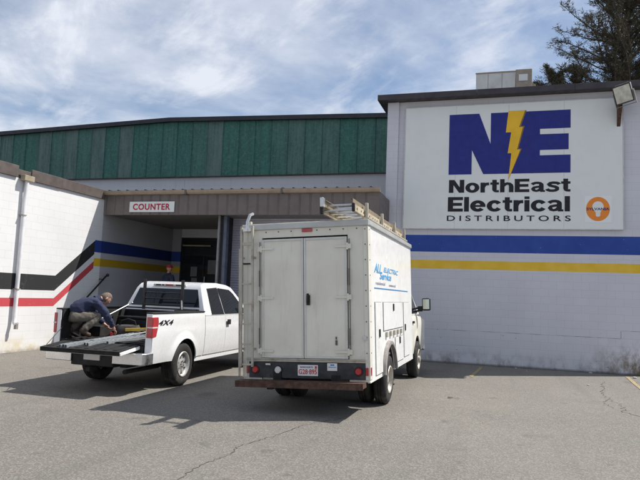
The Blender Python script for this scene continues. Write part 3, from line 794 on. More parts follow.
tree((3.3, 35, 0), 14.5, 6.5, 2.1, 44, 'small bushy conifer top between its equally small neighbour and the tall conifer', rng, 1.0, 1.3, .45)

# low wooded rise far behind the buildings
def hills():
    rg = random.Random(11); m = MB(); rows = []
    for k, (rad, hh) in enumerate(((150, 0), (158, 3.0), (168, 5.5), (185, 7), (215, 7.5))):
        row = []
        for i in range(241):
            a = R(-20 + 220 * i / 240)
            h = hh * (1 + .25 * math.sin(i * .11) + .12 * math.sin(i * .37 + 1)) + (rg.uniform(-.9, .9) if hh else -.3)
            row.append((math.cos(a) * (rad + rg.uniform(-1.5, 1.5)), 10 + math.sin(a) * (rad + rg.uniform(-1.5, 1.5)), h))
        rows.append(row)
    m.sheet(rows, (0, 0, 1), .5)
    n = NT('distant_woods'); P = n.pos()
    c = n.mix(n.ramp(n.noise(P, .35, 8, .7), .35, .65), (.035, .045, .025), (.10, .095, .06))
    tag(m.build('hills', n.fin(c, .95)), kind='structure')
hills()

# ------------------------------------------------------------------ vehicle helpers
def wheel(parent, c, r, w, side, rimmat, style, dual=False):
    """side +1: outer face towards +x"""
    x, y, z = c
    hub = MB().lathe([(-w * .3, .02), (-w * .3, r * .35), (w * .15, r * .35), (w * .15, .02)], (x, y, z), 'x', 20)
    h = hub.build('wheel', UNDER, parent, smooth=True)
    ri = r * (.56 if style == 'truck' else .54)
    def tyre(cx, ww):
        s_ = .012
        return [(-ww / 2 + .02, ri), (-ww / 2, ri + .03), (-ww / 2 + .0, r * .82), (-ww / 2 + .015, r * .94), (-ww / 2 + .04, r - .004), (-ww / 2 + .05, r),
                (-.03, r), (-.028, r - s_), (-.012, r - s_), (-.01, r), (.01, r), (.012, r - s_), (.028, r - s_), (.03, r),
                (ww / 2 - .05, r), (ww / 2 - .04, r - .004), (ww / 2 - .015, r * .94), (ww / 2, r * .82), (ww / 2, ri + .03), (ww / 2 - .02, ri)]
    t = MB().lathe(tyre(0, w), (x, y, z), 'x', 44)
    if dual: t.lathe(tyre(0, w), (x - side * (w + .05), y, z), 'x', 44)
    t.build('tyre', RUBBER, h, smooth=True)
    # rim
    m = MB(); e = side * w / 2
    prof = [(e - side * .006, ri + .012), (e + side * .004, ri + .004), (e + side * .002, ri - .012), (e - side * .035, ri - .022), (e - side * .05, ri - .035), (e - side * .15, ri - .035), (e - side * .15, ri + .001)]
    m.lathe(prof, (x, y, z), 'x', 40)
    if style == 'truck':      # seven stubby spokes
        k = 7; f0 = e - side * .03; f1 = e - side * .075
        m.lathe([(f1, .01), (f1, .105), (f0 - side * .01, .10), (f0, .07), (f0, .01)], (x, y, z), 'x', 24)
        for i in range(k):
            a = 2 * math.pi * i / k
            rot = Matrix.Translation((x, y, z)) @ Matrix.Rotation(a, 4, 'X')
            lo, hi = min(f1, f0 - side * .012), max(f1, f0 - side * .012)
            vs = []
            for rr, hw in ((.08, .036), (ri - .02, .030)):
                for xx in (lo, hi):
                    for sg in (-1, 1): vs.append(rot @ Vector((xx, sg * hw, rr)))
            m.add(vs, [(0, 1, 3, 2), (4, 6, 7, 5), (0, 4, 5, 1), (2, 3, 7, 6), (0, 2, 6, 4), (1, 5, 7, 3)])
        m.lathe([(f1 - side * .03, .01), (f1 - side * .03, ri - .03), (f1 - side * .035, ri - .03), (f1 - side * .035, .01)], (x, y, z), 'x', 24)
    else:                     # dished steel disc with hand holes
        f0 = e - side * .09 if dual else e - side * .03
        m.lathe([(f0 - side * .02, .01), (f0 - side * .03, ri - .035), (f0 - side * .04, ri - .035), (f0 - side * .03, .01)], (x, y, z), 'x', 32)
        m.lathe([(f0 - side * .02, .005), (f0 - side * .02, .085), (f0 + side * .05, .075), (f0 + side * .06, .05), (f0 + side * .06, .005)], (x, y, z), 'x', 20)
    m.build('rim', rimmat, h, smooth=True)
    b = MB()
    if style == 'truck':
        for i in range(7):
            a = 2 * math.pi * (i + .5) / 7; b.tube((x + e - side * .032, y + .055 * math.cos(a), z + .055 * math.sin(a)), (x + e - side * .02, y + .055 * math.cos(a), z + .055 * math.sin(a)), .011)
    else:
        for i in range(8):
            a = 2 * math.pi * i / 8; q = e - side * (.105 if dual else .045)
            b.tube((x + q, y + .105 * math.cos(a), z + .105 * math.sin(a)), (x + q + side * .03, y + .105 * math.cos(a), z + .105 * math.sin(a)), .012)
            b.tube((x + q - side * .004, y + .155 * math.cos(a + .4), z + .155 * math.sin(a + .4)), (x + q + side * .0, y + .155 * math.cos(a + .4), z + .155 * math.sin(a + .4)), .02)
    b.build('wheel_nuts', UNDER, h)
    return h

def side_panel(mb, side, y0, y1, zt, prof, sill, arches, nz=12, th=.02, flare=.03):
    ys = [y0 + (y1 - y0) * i / max(2, int((y1 - y0) / .07)) for i in range(max(2, int((y1 - y0) / .07)) + 1)]
    for (c, zc, rad) in arches:
        b0 = math.asin(max(-1, min(1, (sill - zc) / rad)))
        for i in range(25):
            a = b0 + (math.pi - 2 * b0) * i / 24; ys.append(c + rad * math.cos(a))
            if i in (0, 24): ys.append(c + rad * math.cos(a) * 1.004)
    ys = sorted(set(round(y, 4) for y in ys if y0 <= y <= y1))
    rows = []
    for y in ys:
        zb = sill
        for (c, zc, rad) in arches:
            if abs(y - c) <= rad: zb = max(zb, zc + math.sqrt(max(0, rad * rad - (y - c) ** 2)))
        ztop = zt(y) if callable(zt) else zt
        row = []
        for k in range(nz + 1):
            z = zb + (ztop - zb) * k / nz; x = prof(z)
            for (c, zc, rad) in arches:
                d = math.hypot(y - c, z - zc)
                if d < rad + .11 and z > zc - .1: x += flare * max(0, 1 - (d - rad) / .11) ** .6
            row.append((side * x, y, z))
        rows.append(row)
    return mb.sheet(rows, (side, 0, 0), th)
def interp(tab):
    def f(z):
        if z <= tab[0][0]: return tab[0][1]
        for (a, b), (c, d) in zip(tab[:-1], tab[1:]):
            if z <= c: 
                t = (z - a) / (c - a); return b + (d - b) * t
        return tab[-1][1]
    return f
def taper_prism(mb, pts, w):
    n = len(pts); vs = [(w(z), y, z) for y, z in pts] + [(-w(z), y, z) for y, z in pts]
    return mb.add(vs, [tuple(range(n)), tuple(range(2 * n - 1, n - 1, -1))] + [(i, n + i, n + (i + 1) % n, (i + 1) % n) for i in range(n)])
def side_pane(mb, pts, w, side, off, th=.006):
    n = len(pts); a = [(side * (w(z) + off), y, z) for y, z in pts]; b = [(side * (w(z) + off - th), y, z) for y, z in pts]
    return mb.add(a + b, [tuple(range(n)), tuple(range(2 * n - 1, n - 1, -1))] + [(i, (i + 1) % n, n + (i + 1) % n, n + i) for i in range(n)])

# ------------------------------------------------------------------ pickup truck
def pickup():
    t = empty('pickup_truck', (-6.47, 10.03, 0), 'white four-wheel-drive pickup with its tailgate down and a black cab guard', 'truck', rot=(0, 0, R(1.3)), scale=.96)
    prof = interp([(.40, .915), (.52, .95), (.62, .965), (.80, .975), (1.02, .978), (1.10, .968), (1.26, .962), (1.36, .945)])
    A = [(0, .40, .475), (3.68, .40, .475)]
    for s in (1, -1):
        m = side_panel(MB(), s, -1.17, .815, 1.345, prof, .50, A)
        m.box(min(s * .85, s * .958), max(s * .85, s * .958), -1.185, -1.172, .60, 1.345)
        bs = m.build('bedside', WHITE, t, smooth=True, angle=50)
        MB().box(min(s * .835, s * .965), max(s * .835, s * .965), -1.185, .81, 1.347, 1.372).build('rail_cap', BLACKP, bs, bevel=.008)
        tl = MB().poly([(-1.197, .94), (-1.197, 1.29), (-1.02, 1.29), (-1.0, 1.20), (-1.02, 1.10), (-1.06, .96)], 'x', s * (.865 if s > 0 else .925), s * .985)
        tl = tl.build('taillight', REDL, t, bevel=.01)
        MB().box(min(s * (.88 if s > 0 else .93), s * .9875), max(s * (.88 if s > 0 else .93), s * .9875), -1.201, -1.04, 1.105, 1.128).build('reversing_lens', CLEARL, tl)
        # cab lower side: doors
        m = side_panel(MB(), s, .835, 1.80, 1.27, prof, .50, A); m.build('rear_door', WHITE, t, smooth=True, angle=50)
        m = side_panel(MB(), s, 1.81, 2.98, 1.27, prof, .50, A); fd = m.build('front_door', WHITE, t, smooth=True, angle=50)
        for yy in ((1.84, 1.98),): MB().box(min(s * .99, s * 1.02), max(s * .99, s * 1.02), yy[0], yy[1], 1.07, 1.18).build('door_handle', BLACKP, fd, bevel=.008)
        m = side_panel(MB(), s, 2.99, 4.45, lambda y: 1.27 - .04 * (y - 2.99), prof, .50, A); m.build('front_fender', WHITE, t, smooth=True, angle=50)
        MB().box(min(s * .84, s * .93), max(s * .84, s * .93), .5, 3.2, .40, .495).build('rocker', WHITE, t, bevel=.01)
        mm = MB().box(min(s * 1.0, s * 1.22), max(s * 1.0, s * 1.22), 2.72, 2.84, 1.28, 1.50)
        mi = mm.build('door_mirror', BLACKP, t, bevel=.03)
        MB().box(min(s * 1.03, s * 1.20), max(s * 1.03, s * 1.20), 2.712, 2.719, 1.31, 1.47).build('mirror_glass', MGLASS, mi)
        MB().box(min(s * .62, s * .94), max(s * .62, s * .94), 4.40, 4.56, .85, 1.08).build('headlight', CLEARL, t, bevel=.03)
        m = MB()
        for i, (c, zc, r_) in enumerate(A): m.lathe([(-.0, r_ - .01), (s * -.34, r_ - .01), (s * -.34, .30), (s * -.30, .30), (s * -.30, r_ - .03), (0, r_ - .03)], (s * .93, c, zc), 'x', 28)
        # keep only the upper arc of the wheel housing
        m2 = MB(); m2.v = m.v; m2.f = [f for f in m.f if min(m.v[i][2] for i in f) > .46]
        m2.build('wheel_housing', UNDER, t)
    # greenhouse
    w = interp([(1.27, .955), (1.30, .945), (1.5, .86), (1.86, .735), (1.96, .66)])
    g = taper_prism(MB(), [(.86, 1.27), (.90, 1.42), (1.02, 1.80), (1.10, 1.89), (1.3, 1.935), (1.9, 1.95), (2.35, 1.92), (2.55, 1.87), (3.30, 1.27)], w)
    cab = g.build('cab', WHITE, t, bevel=.03, seg=3)
    MB().box(-.90, .90, .85, 3.5, .45, 1.268).build('cab_core', UNDER, cab)
    for s in (1, -1):
        a = [(1.17, 1.31), (1.27, 1.80), (1.72, 1.83), (1.74, 1.31)]; b = [(1.80, 1.31), (1.80, 1.83), (2.38, 1.80), (2.52, 1.72), (2.98, 1.34), (2.94, 1.31)]
        def grow(p, k=.022):
            c = Vector((sum(q[0] for q in p) / len(p), sum(q[1] for q in p) / len(p)))
            return [(q[0] + k * (1 if q[0] > c.x else -1), q[1] + k * (1 if q[1] > c.y else -1)) for q in p]
        side_pane(side_pane(MB(), grow(a), w, s, .003), grow(b, .014), w, s, .003).build('window_trim', BLACKP, t)
        side_pane(MB(), a, w, s, .007).build('rear_side_window', GLASS, t)
        side_pane(MB(), b, w, s, .007).build('front_side_window', GLASS, t)
    # rear window on sloping back
    def back(z, x, off):
        y = .90 + (z - 1.42) / (1.80 - 1.42) * .12
        return (x, y - off, z)
    def pane(mb, pts, off, th=.008):
        n = len(pts); a = [back(z, x, off) for x, z in pts]; b = [back(z, x, off - th) for x, z in pts]
        return mb.add(a + b, [tuple(range(n)), tuple(range(2 * n - 1, n - 1, -1))] + [(i, (i + 1) % n, n + (i + 1) % n, n + i) for i in range(n)])
    rw = pane(MB(), [(-.78, 1.43), (-.67, 1.79), (.67, 1.79), (.78, 1.43)], .006).build('rear_window', GLASS, t)
    m = MB()
    for x in (-.27, .27): pane(m, [(x - .012, 1.44), (x - .012, 1.78), (x + .012, 1.78), (x + .012, 1.44)], .011)
    m.build('window_divider', BLACKP, rw)
    m = MB()
    # interior headrests and seats seen as lighter shapes through the slider
    for x in (-.5, .02): pane(m, [(x - .12, 1.56), (x - .1, 1.66), (x + .1, 1.66), (x + .12, 1.56)], .0085, .002)
    m.build('headrest', simple('headrest_grey', (.018, .02, .022), .2), rw)
    MB().box(-.36, .38, 1.02, 1.10, 1.845, 1.885).build('brake_light_housing', CLEARL, t, bevel=.006)
    MB().box(-.07, .10, 1.01, 1.02, 1.85, 1.88).build('centre_brake_light', REDL, t)
    m = MB().box(-.30, -.19, 1.012, 1.019, 1.852, 1.878).box(-.15, -.12, 1.012, 1.019, 1.852, 1.878).box(.16, .28, 1.012, 1.019, 1.852, 1.878)
    m.build('brake_light_louvre', BLACKP, t)
    # windscreen, hood, grille
    def wsp(y): return 1.87 + (2.55 - y) * (.6 / .75)
    m = MB(); P4 = [(2.62, -.62), (3.2, -.82), (3.2, .82), (2.62, .62)]
    a = [(x, y + .006, wsp(y) + .008) for y, x in P4]; b = [(x, y, wsp(y)) for y, x in P4]
    m.add(a + b, [(0, 1, 2, 3), (7, 6, 5, 4), (0, 4, 5, 1), (1, 5, 6, 2), (2, 6, 7, 3), (3, 7, 4, 0)]); m.build('windscreen', GLASS, t)
    m = MB(); rows = []
    for y, z in ((3.12, 1.30), (3.4, 1.30), (3.8, 1.28), (4.2, 1.24), (4.42, 1.19), (4.50, 1.10)):
        rows.append([(x, y, z - .05 * (abs(x) / .9) ** 3 + (.02 if .25 < abs(x) < .6 else 0)) for x in (-.955, -.75, -.55, -.3, 0, .3, .55, .75, .955)])
    m.sheet(rows, (0, 0, 1), .03); m.build('hood', WHITE, t, smooth=True, angle=60)
    MB().box(-.60, .60, 4.44, 4.54, .78, 1.09).build('grille', CHROME, t, bevel=.02)
    MB().box(-.96, .96, 4.50, 4.70, .48, .74).build('front_bumper', CHROME, t, bevel=.04, seg=3)
    # bed
    m = MB().box(-.845, .845, -1.17, .80, .80, .835)
    for i in range(9): m.box(-.78 + i * .18, -.70 + i * .18, -1.2, .76, .836, .846)
    m.box(-.865, .865, .77, .815, .836, 1.34)
    for s in (1, -1):
        m.box(min(s * .832, s * .848), max(s * .832, s * .848), -1.165, .768, .836, 1.343)
        m.box(min(s * .60, s * .831), max(s * .60, s * .831), -.38, .42, .847, 1.03)
    m.build('bed_liner', LINER, t, bevel=.006)
    # tailgate down
    hg = Matrix.Translation((0, -1.185, .80)) @ Matrix.Rotation(R(7), 4, 'X')
    tg = MB().box(-.765, .765, -.59, -.0, -.06, .0).build('tailgate', WHITE, t, bevel=.012, xf=hg)
    m = MB().box(-.755, .755, -.602, -.012, .002, .018)
    for i in range(8): m.box(-.68 + i * .18, -.60 + i * .18, -.52, -.05, .0185, .026)
    m.box(-.755, .755, -.602, -.591, -.05, .001)
    m.build('tailgate_liner', LINER, tg, bevel=.004, xf=hg)
    m = MB()
    m.tube((-.79, -1.20, 1.05), (-.775, -1.60, .765), .006)
    m.build('tailgate_cable', BLACKM, t)
    # rear bumper
    bp = MB().poly([(-.40, -1.44), (-.93, -1.40), (-.975, -1.34), (-.985, -1.12), (-.95, -1.12), (-.93, -1.24), (-.40, -1.24)], 'z', .50, .69).poly([(.40, -1.44), (.93, -1.40), (.975, -1.34), (.985, -1.12), (.95, -1.12), (.93, -1.24), (.40, -1.24)], 'z', .50, .69).build('rear_bumper', CHROME, t, bevel=.012, seg=3)
    MB().box(-.398, .398, -1.41, -1.24, .44, .68).build('bumper_step', BLACKP, bp, bevel=.015)
    pl = MB().box(-.155, .155, -1.432, -1.412, .54, .66).build('licence_plate', PLATEW, bp)
    MB().box(-.04, .04, -1.52, -1.30, .36, .43).build('tow_receiver', UNDER, bp)
    MB().tube((.55, -1.28, .36), (.55, -.2, .36), .04).build('exhaust_pipe', UNDER, t)
    # chassis
    m = MB().box(-.55, -.42, -1.22, 4.4, .42, .60).box(.42, .55, -1.22, 4.4, .42, .60).box(-.75, .75, -.10, .10, .33, .48).box(-.75, .75, 3.6, 3.78, .33, .48)
    m.box(-.83, .83, -1.2, .8, .66, .795).box(-.5, .5, .9, 3.2, .36, .62).box(-.25, .25, -1.15, -.35, .40, .62)
    m.build('chassis', UNDER, t)
    for s in (1, -1):
        for y in (0, 3.68): wheel(t, (s * .835, y, .40), .40, .27, s, RIMM, 'truck')
    for s in (1, -1): MB().box(min(s * .60, s * .93), max(s * .60, s * .93), .485, .50, .30, .50).build('mud_flap', BLACKP, t)
    # cab guard rack
    m = MB()
    for x in (-.32, .53): m.box(x - .026, x + .026, .60, .65, 1.36, 1.965)
    for z, r_ in ((1.70, .014), (1.585, .014), (1.46, .018)): m.tube((-.34, .63, z), (.55, .63, z), r_)
    m.box(-.90, .90, .59, .67, 1.373, 1.40)
    m.box(-.88, -.82, -.2, .60, 1.373, 1.395).box(.82, .88, -.2, .60, 1.373, 1.395)
    rk = m.build('cab_guard', BLACKM, t, bevel=.004)
    MB().tube((.52, .62, 1.56), (.86, .02, 1.40), .015).build('rack_brace', ALU, rk)
    # 4x4 decal on the right bedside
    for s in (1,):
        fr = Matrix(((0, 0, 1, .9885), (1, 0, 0, 0), (0, 1, 0, 0), (0, 0, 0, 1))) @ Matrix.Rotation(R(0), 4, 'X')
        lettering('decal', '4X4', -.98, -.47, 1.145, 1.235, INK, t, Matrix(((0, 0, 1, .9685), (1, 0, 0, 0), (0, 1, 0, 0), (0, 0, 0, 1))), .004, bold=.03, shear=.35, spacing=1.15)
    return t
TR = pickup()
TM = Matrix.Translation((-6.47, 10.03, 0)) @ Matrix.Rotation(R(1.3), 4, 'Z') @ Matrix.Scale(.96, 4)
def tw(x, y, z): return TM @ Vector((x, y, z))

# ------------------------------------------------------------------ service van
VX, VY = -2.77, 10.10
LEAN = Matrix.Rotation(R(-2.9), 4, 'Y')      # body sits low on its left springs
def van():
    t = empty('service_van', (VX, VY, 0), 'off-white utility box van with double rear doors, ladder and rusty step bumper', 'van')
    def B(mb, name, mat, parent=t, **kw): return mb.build(name, mat, parent, xf=LEAN, **kw)
    HW = .955; y0, y1 = -1.46, 2.62; zb, ztop = .45, 2.70
    A = [(0, .40, .50)]
    pr = lambda z: HW
    m = MB()
    for s in (1, -1): B(side_panel(MB(), s, y0 + .05, y1, ztop, pr, zb, A, nz=6, th=.04, flare=0), 'side_panel', VANS)
    m.box(-HW + .04, HW - .04, y1 - .04, y1, zb + .35, ztop)
    m.box(-HW, HW, y0, y1, ztop + .002, ztop + .04)
    # rear frame
    m.box(-HW, -.665, y0, y0 + .048, zb + .02, ztop).box(.665, HW, y0, y0 + .048, zb + .02, ztop).box(-.664, .664, y0, y0 + .048, 2.56, ztop).box(-.664, .664, y0, y0 + .048, .745, .775)
    m.box(-HW + .04, HW - .04, y0 + .05, y1 - .05, .72, .76)
    bx = B(m, 'box_body', VANW)
    B(MB().box(-.66, .66, y0 + .05, y0 + .07, .78, 2.55), 'door_backing', UNDER, bx)
    # roof cap, corner posts, rivets
    m = MB().box(-HW - .025, HW + .025, y0 - .03, y0 + .03, ztop - .02, ztop + .07).box(HW, HW + .03, y0 + .031, y1, ztop - .01, ztop + .065).box(-HW - .03, -HW, y0 + .031, y1, ztop - .01, ztop + .065)
    B(m, 'roof_rim', simple('rim_grey_white', (.50, .51, .50), .4, .3, var=.1, vs=3), bx, bevel=.01)
    m = MB().box(HW - .005, HW + .012, y0 - .006, y0 + .16, .50, ztop - .03).box(HW - .06, HW - .006, y0 - .010, y0 - .001, .50, ztop - .03)
    m.box(-HW - .012, -HW + .005, y0 - .006, y0 + .16, .50, ztop - .03).box(-HW + .006, -HW + .06, y0 - .010, y0 - .001, .50, ztop - .03)
    B(m, 'corner_post', VANW, bx, bevel=.004)
    m = MB()
    for i in range(10):
        z = .65 + i * .22
        m.tube((HW - .032, y0 - .010, z), (HW - .032, y0 - .015, z), .009, n=8).tube((HW + .012, y0 + .08, z), (HW + .017, y0 + .08, z), .009, n=8)
    for i in range(9): m.tube((-.8 + i * .2, y0, 2.645), (-.8 + i * .2, y0 - .006, 2.645), .010, n=8)
    B(m, 'rivets', BROWNM, bx)
    # rear doors
    for s in (1, -1):
        a, b = (.004, .652) if s > 0 else (-.652, -.004)
        m = MB().box(a, b, y0 - .022, y0 + .045, .785, 2.535)
        d = B(m, 'rear_door', VANW, bevel=.006)
        m = MB(); e = y0 - .034
        m.box(a + .001, a + .028, e, y0 - .023, .79, 2.53).box(b - .028, b - .001, e, y0 - .023, .79, 2.53).box(a + .029, b - .029, e, y0 - .023, 2.50, 2.53).box(a + .029, b - .029, e, y0 - .023, .79, .82)
        B(m, 'door_trim', simple('door_trim_light', (.62, .62, .60), .4, .2, var=.08), d, bevel=.003)
        m = MB()
        for z in (2.39, 1.66, .885):
            x_0, x_1 = (.47, .665) if s > 0 else (-.665, -.47)
            m.box(x_0, x_1, y0 - .046, y0 - .036, z - .014, z + .014)
            m.box(s * .665 - .001 if s > 0 else -.72, .72 if s > 0 else -.664, y0 - .046, y0 - .002, z - .035, z + .035)
            m.tube((s * .665, y0 - .04, z - .05), (s * .665, y0 - .04, z + .05), .014)
        B(m, 'hinge', VANW, d, bevel=.002)
        m = MB()
        for z in (1.1, 1.95): m.tube((s * .690, y0 - .035, z - .12), (s * .690, y0 - .035, z + .12), .010)
        m.tube((s * .690, y0 - .022, .84), (s * .690, y0 - .022, 2.5), .006)
        B(m, 'lock_rod', BROWNM, d)
    m = MB().box(.045, .10, y0 - .05, y0 - .0345, 1.55, 1.70).box(.055, .088, y0 - .075, y0 - .051, 1.60, 1.72)
    B(m, 'door_handle', BLACKP, bevel=.008)
    B(MB().box(.47, .50, y0 - .032, y0 - .0225, .98, 1.05).box(.475, .495, y0 - .04, y0 - .0325, 1.06, 1.10), 'door_catch', BROWNM)
    B(MB().box(.87, .925, y0 - .03, y0 - .011, 1.05, 1.11), 'side_catch', ALU)
    B(MB().box(-.03, .13, y0 - .02, y0 - .001, 2.625, 2.675), 'marker_light', REDL, bevel=.006)
    # door sill channel
    B(MB().box(-.9, .9, y0 - .04, y0 - .002, .765, .782).box(-.78, .9, y0 - .03, y0 - .002, .735, .763), 'door_sill', LADW, bevel=.003)
    # dark light panel
    B(MB().box(-.86, .90, y0 - .02, y0 - .003, .50, .73), 'light_panel', DARKNAVY, bevel=.004)
    def roundlight(x, z, r, mat, nm):
        b = B(MB().tube((x, y0 - .021, z), (x, y0 - .032, z), r + .014, n=24), 'light_bezel', BLACKP)
        B(MB().tube((x, y0 - .0325, z), (x, y0 - .05, z), r, r * .8, n=24), nm, mat, b, smooth=True)
    roundlight(-.76, .615, .05, REDL, 'brake_lens'); roundlight(.80, .615, .05, REDL, 'brake_lens'); roundlight(-.405, .615, .052, CLEARL, 'reversing_lens')
    B(MB().box(-.90, -.87, y0 - .03, y0 - .004, .56, .67).box(.905, .945, y0 - .03, y0 - .011, .56, .67), 'side_reflector', REDL, bevel=.004)
    B(MB().box(HW + .013, HW + .022, y0 + .02, y0 + .06, .56, .67), 'side_marker', REDL)
    B(MB().box(-.60, -.52, y0 - .035, y0 - .021, .68, .71), 'plate_lamp', ALU, bevel=.006)
    pl = B(MB().box(-.10, .205, y0 - .028, y0 - .021, .54, .695), 'licence_plate', PLATEW, bevel=.003)
    F = LEAN @ FRONT(y0 - .0285)
    lettering('plate_number', 'G28\u00b7895', -.085, .19, .565, .635, PLATER, pl, F, .003, bold=.015)
    lettering('plate_heading', 'MASSACHUSETTS', -.06, .13, .655, .675, simple('plate_navy', (.05, .07, .25), .5), pl, F, .003, bold=.01)
    MB().box(.16, .19, y0 - .031, y0 - .0285, .645, .68).build('plate_tab', PLATER, pl, xf=LEAN)
    st = B(MB().box(.345, .49, y0 - .027, y0 - .021, .62, .725), 'sticker', PLATEW)
    B(MB().box(.36, .475, y0 - .029, y0 - .0275, .665, .675).box(.39, .45, y0 - .029, y0 - .0275, .69, .71), 'sticker_print', BLUEINK, st)
    # rusty bumper step
    m = MB().box(-.99, .91, y0 - .23, y0 - .02, .455, .475).box(-.99, .91, y0 - .245, y0 - .231, .385, .478)
    m.box(-.99, -.972, y0 - .23, y0 - .02, .40, .454).box(.892, .91, y0 - .23, y0 - .02, .40, .454)
    bm_ = B(m, 'step_bumper', RUST, bevel=.004)
    B(MB().box(-.5, -.42, y0 - .22, y0 + .6, .36, .45).box(.42, .5, y0 - .22, y0 + .6, .36, .45), 'bumper_bracket', UNDER, bm_)
    # rear ladder, left
    m = MB()
    xa, xb, yy = -.955, -.775, y0 - .10
    m.box(xa - .014, xa + .014, yy - .02, yy + .02, .66, 2.74).box(xb - .014, xb + .014, yy - .02, yy + .02, .66, 2.74)
    m.box(xa - .06, xa - .034, yy + .03, yy + .055, .52, 2.4)
    for i in range(7): m.box(xa + .0145, xb - .0145, yy - .015, yy + .012, .68 + i * .295, .705 + i * .295)
    m.box(xa + .0145, xb - .0145, yy - .012, yy + .012, 2.46, 2.50)
    for z in (.9, 2.25): m.box(xb - .01, xb + .014, yy + .021, y0 - .001, z, z + .03).box(xa - .0, xa + .012, yy + .021, y0 + .06, z, z + .03)
    ld = B(m, 'rear_ladder', LADW, bevel=.003)
    B(MB().box(xa + .03, xb - .03, yy - .02, yy - .0155, 2.16, 2.185), 'ladder_label', INK, ld)
    m = MB().path([(-.865, y0 - .10, 2.66), (-.86, y0 - .10, 2.80), (-.835, y0 - .06, 2.91), (-.825, y0 + .02, 2.94)], .024, 8).box(-.93, -.80, y0 - .11, y0 + .02, 2.66, 2.71)
    B(m, 'ladder_hook', ALU, ld, smooth=True)
    # right side compartments
    X = HW + .002
    def cdoor(a, b, c, d, handles):
        q = B(MB().box(X, X + .014, a, b, c, d), 'compartment_door', VANS, bevel=.004)
        mm = MB().box(X - .0005, X + .004, a - .009, b + .009, c - .009, c - .002).box(X - .0005, X + .004, a - .009, b + .009, d + .002, d + .009).box(X - .0005, X + .004, a - .009, a - .002, c - .002, d + .002).box(X - .0005, X + .004, b + .002, b + .009, c - .002, d + .002)
        B(mm, 'door_gasket', GASK, q)
        for (hy, hz) in handles: B(MB().box(X + .0145, X + .03, hy - .035, hy + .035, hz - .06, hz + .06), 'paddle_handle', BLACKP, q, bevel=.006)
    cdoor(-1.05, -.57, .52, 1.58, [(-.80, 1.12)])
    cdoor(-.42, 1.42, 1.14, 1.58, [(.42, 1.50)])
    cdoor(1.52, 2.16, .58, 1.58, [(1.62, 1.12)])
    m = MB()
    for y in (-.25, .1, .45, .8, 1.15): m.box(X + .0, X + .03, y, y + .1, 1.03, 1.11)
    B(m, 'hasp', LADW, bx)
    cdoor(.60, 1.42, .56, .98, [(1.0, .92)])
    m = MB().lathe([(0, .502), (.055, .502), (.06, .52), (.05, .56), (0, .57)], (HW + .001, 0, .40), 'x', 48)
    m2 = MB(); m2.v = m.v; m2.f = [f for f in m.f if min(m.v[i][2] for i in f) > .42]
    B(m2, 'wheel_arch_flare', simple('flare_grey', (.28, .26, .24), .6, var=.3, dirt=(.1, .09, .08), dirt_amt=.6), bx, smooth=True)
    for s in (1, -1):
        m = MB().lathe([(0, .498), (-s * .6, .498), (-s * .6, .47), (0, .48)], (s * (HW - .01), 0, .40), 'x', 40)
        m2 = MB(); m2.v = m.v; m2.f = [f for f in m.f if min(m.v[i][2] for i in f) > .42]
        B(m2, 'wheel_housing', UNDER, bx)
    B(MB().box(HW + .002, HW + .005, -1.05, 2.12, 1.788, 1.804), 'side_line', BLUEINK, bx)
    FR = LEAN @ RIGHT(HW + .001)
    lettering('lettering', 'ALL', -1.03, -.50, 2.03, 2.17, BLUEL, bx, FR, .004, bold=.02, shear=.3)
    lettering('lettering', 'Service', -.62, .35, 1.94, 2.06, BLUEL, bx, FR, .004, bold=.02, shear=.3)
    lettering('lettering', 'ELECTRIC', -.30, 1.05, 2.065, 2.145, BLUEL, bx, FR, .004, bold=.01, shear=.3)
    lettering('lettering', 'residential', -.95, -.2, 1.85, 1.90, GREYINK, bx, FR, .003)
    lettering('lettering', 'commercial', .15, .75, 1.845, 1.89, GREYINK, bx, FR, .003)
    # roof rack
    m = MB()
    for y in (-1.30, -.15, 1.0, 2.1):
        m.box(-.90, .90, y - .02, y + .02, 2.77, 2.80)
        for s in (1, -1): m.box(s * .92 - .02, s * .92 + .02, y - .03, y + .03, 2.75, 3.03 if s > 0 else 2.84)
        m.box(.52, .56, y - .02, y + .02, 2.801, 2.815)
    m.box(.945, .965, -1.35, 2.2, 2.79, 2.815)
    B(m, 'roof_rack', LADW, bevel=.004)
    # chassis
    m = MB().box(-.5, -.38, -1.5, 4.6, .40, .58).box(.38, .5, -1.5, 4.6, .40, .58).box(-.7, .7, -.09, .09, .30, .46).box(-.75, .75, 3.6, 3.75, .32, .46).box(-.45, .35, -1.2, -.5, .38, .66).box(-.9, .9, .7, 2.6, .46, .70)
    m.build('chassis', UNDER, t)
    # cab
    CW = interp([(.5, .86), (.7, .885), (1.1, .895), (1.25, .88), (1.32, .86), (1.9, .74), (2.06, .65)])
    g = taper_prism(MB(), [(2.66, 1.30), (2.66, 2.03), (2.9, 2.07), (3.5, 2.05), (3.85, 1.95), (4.42, 1.30)], CW)
    cab = B(g, 'cab', VANW, bevel=.03, seg=3)
    CA = [(3.72, .40, .46)]
    for s in (1, -1):
        m = side_panel(MB(), s, 3.05, 3.93, 1.30, CW, .50, CA, th=.025, flare=.015)
        dd = B(m, 'cab_door', VANW, smooth=True, angle=50)
        m = side_panel(MB(), s, 2.64, 3.04, 1.30, CW, .50, CA, th=.025, flare=.015); side_panel(m, s, 3.94, 5.05, lambda y: 1.30 - .12 * (y - 3.94), CW, .50, CA, th=.025, flare=.015)
        B(m, 'cab_side', VANW, smooth=True, angle=50)
        B(side_pane(MB(), [(3.08, 1.34), (3.08, 1.92), (3.55, 1.92), (3.75, 1.85), (4.12, 1.42), (4.12, 1.34)], CW, s, .004), 'side_window', GLASS)
        B(MB().box(min(s * .893, s * .925), max(s * .893, s * .925), 3.12, 3.25, 1.14, 1.19), 'door_handle', BLACKP, dd, bevel=.006)
        mx = s * 1.0
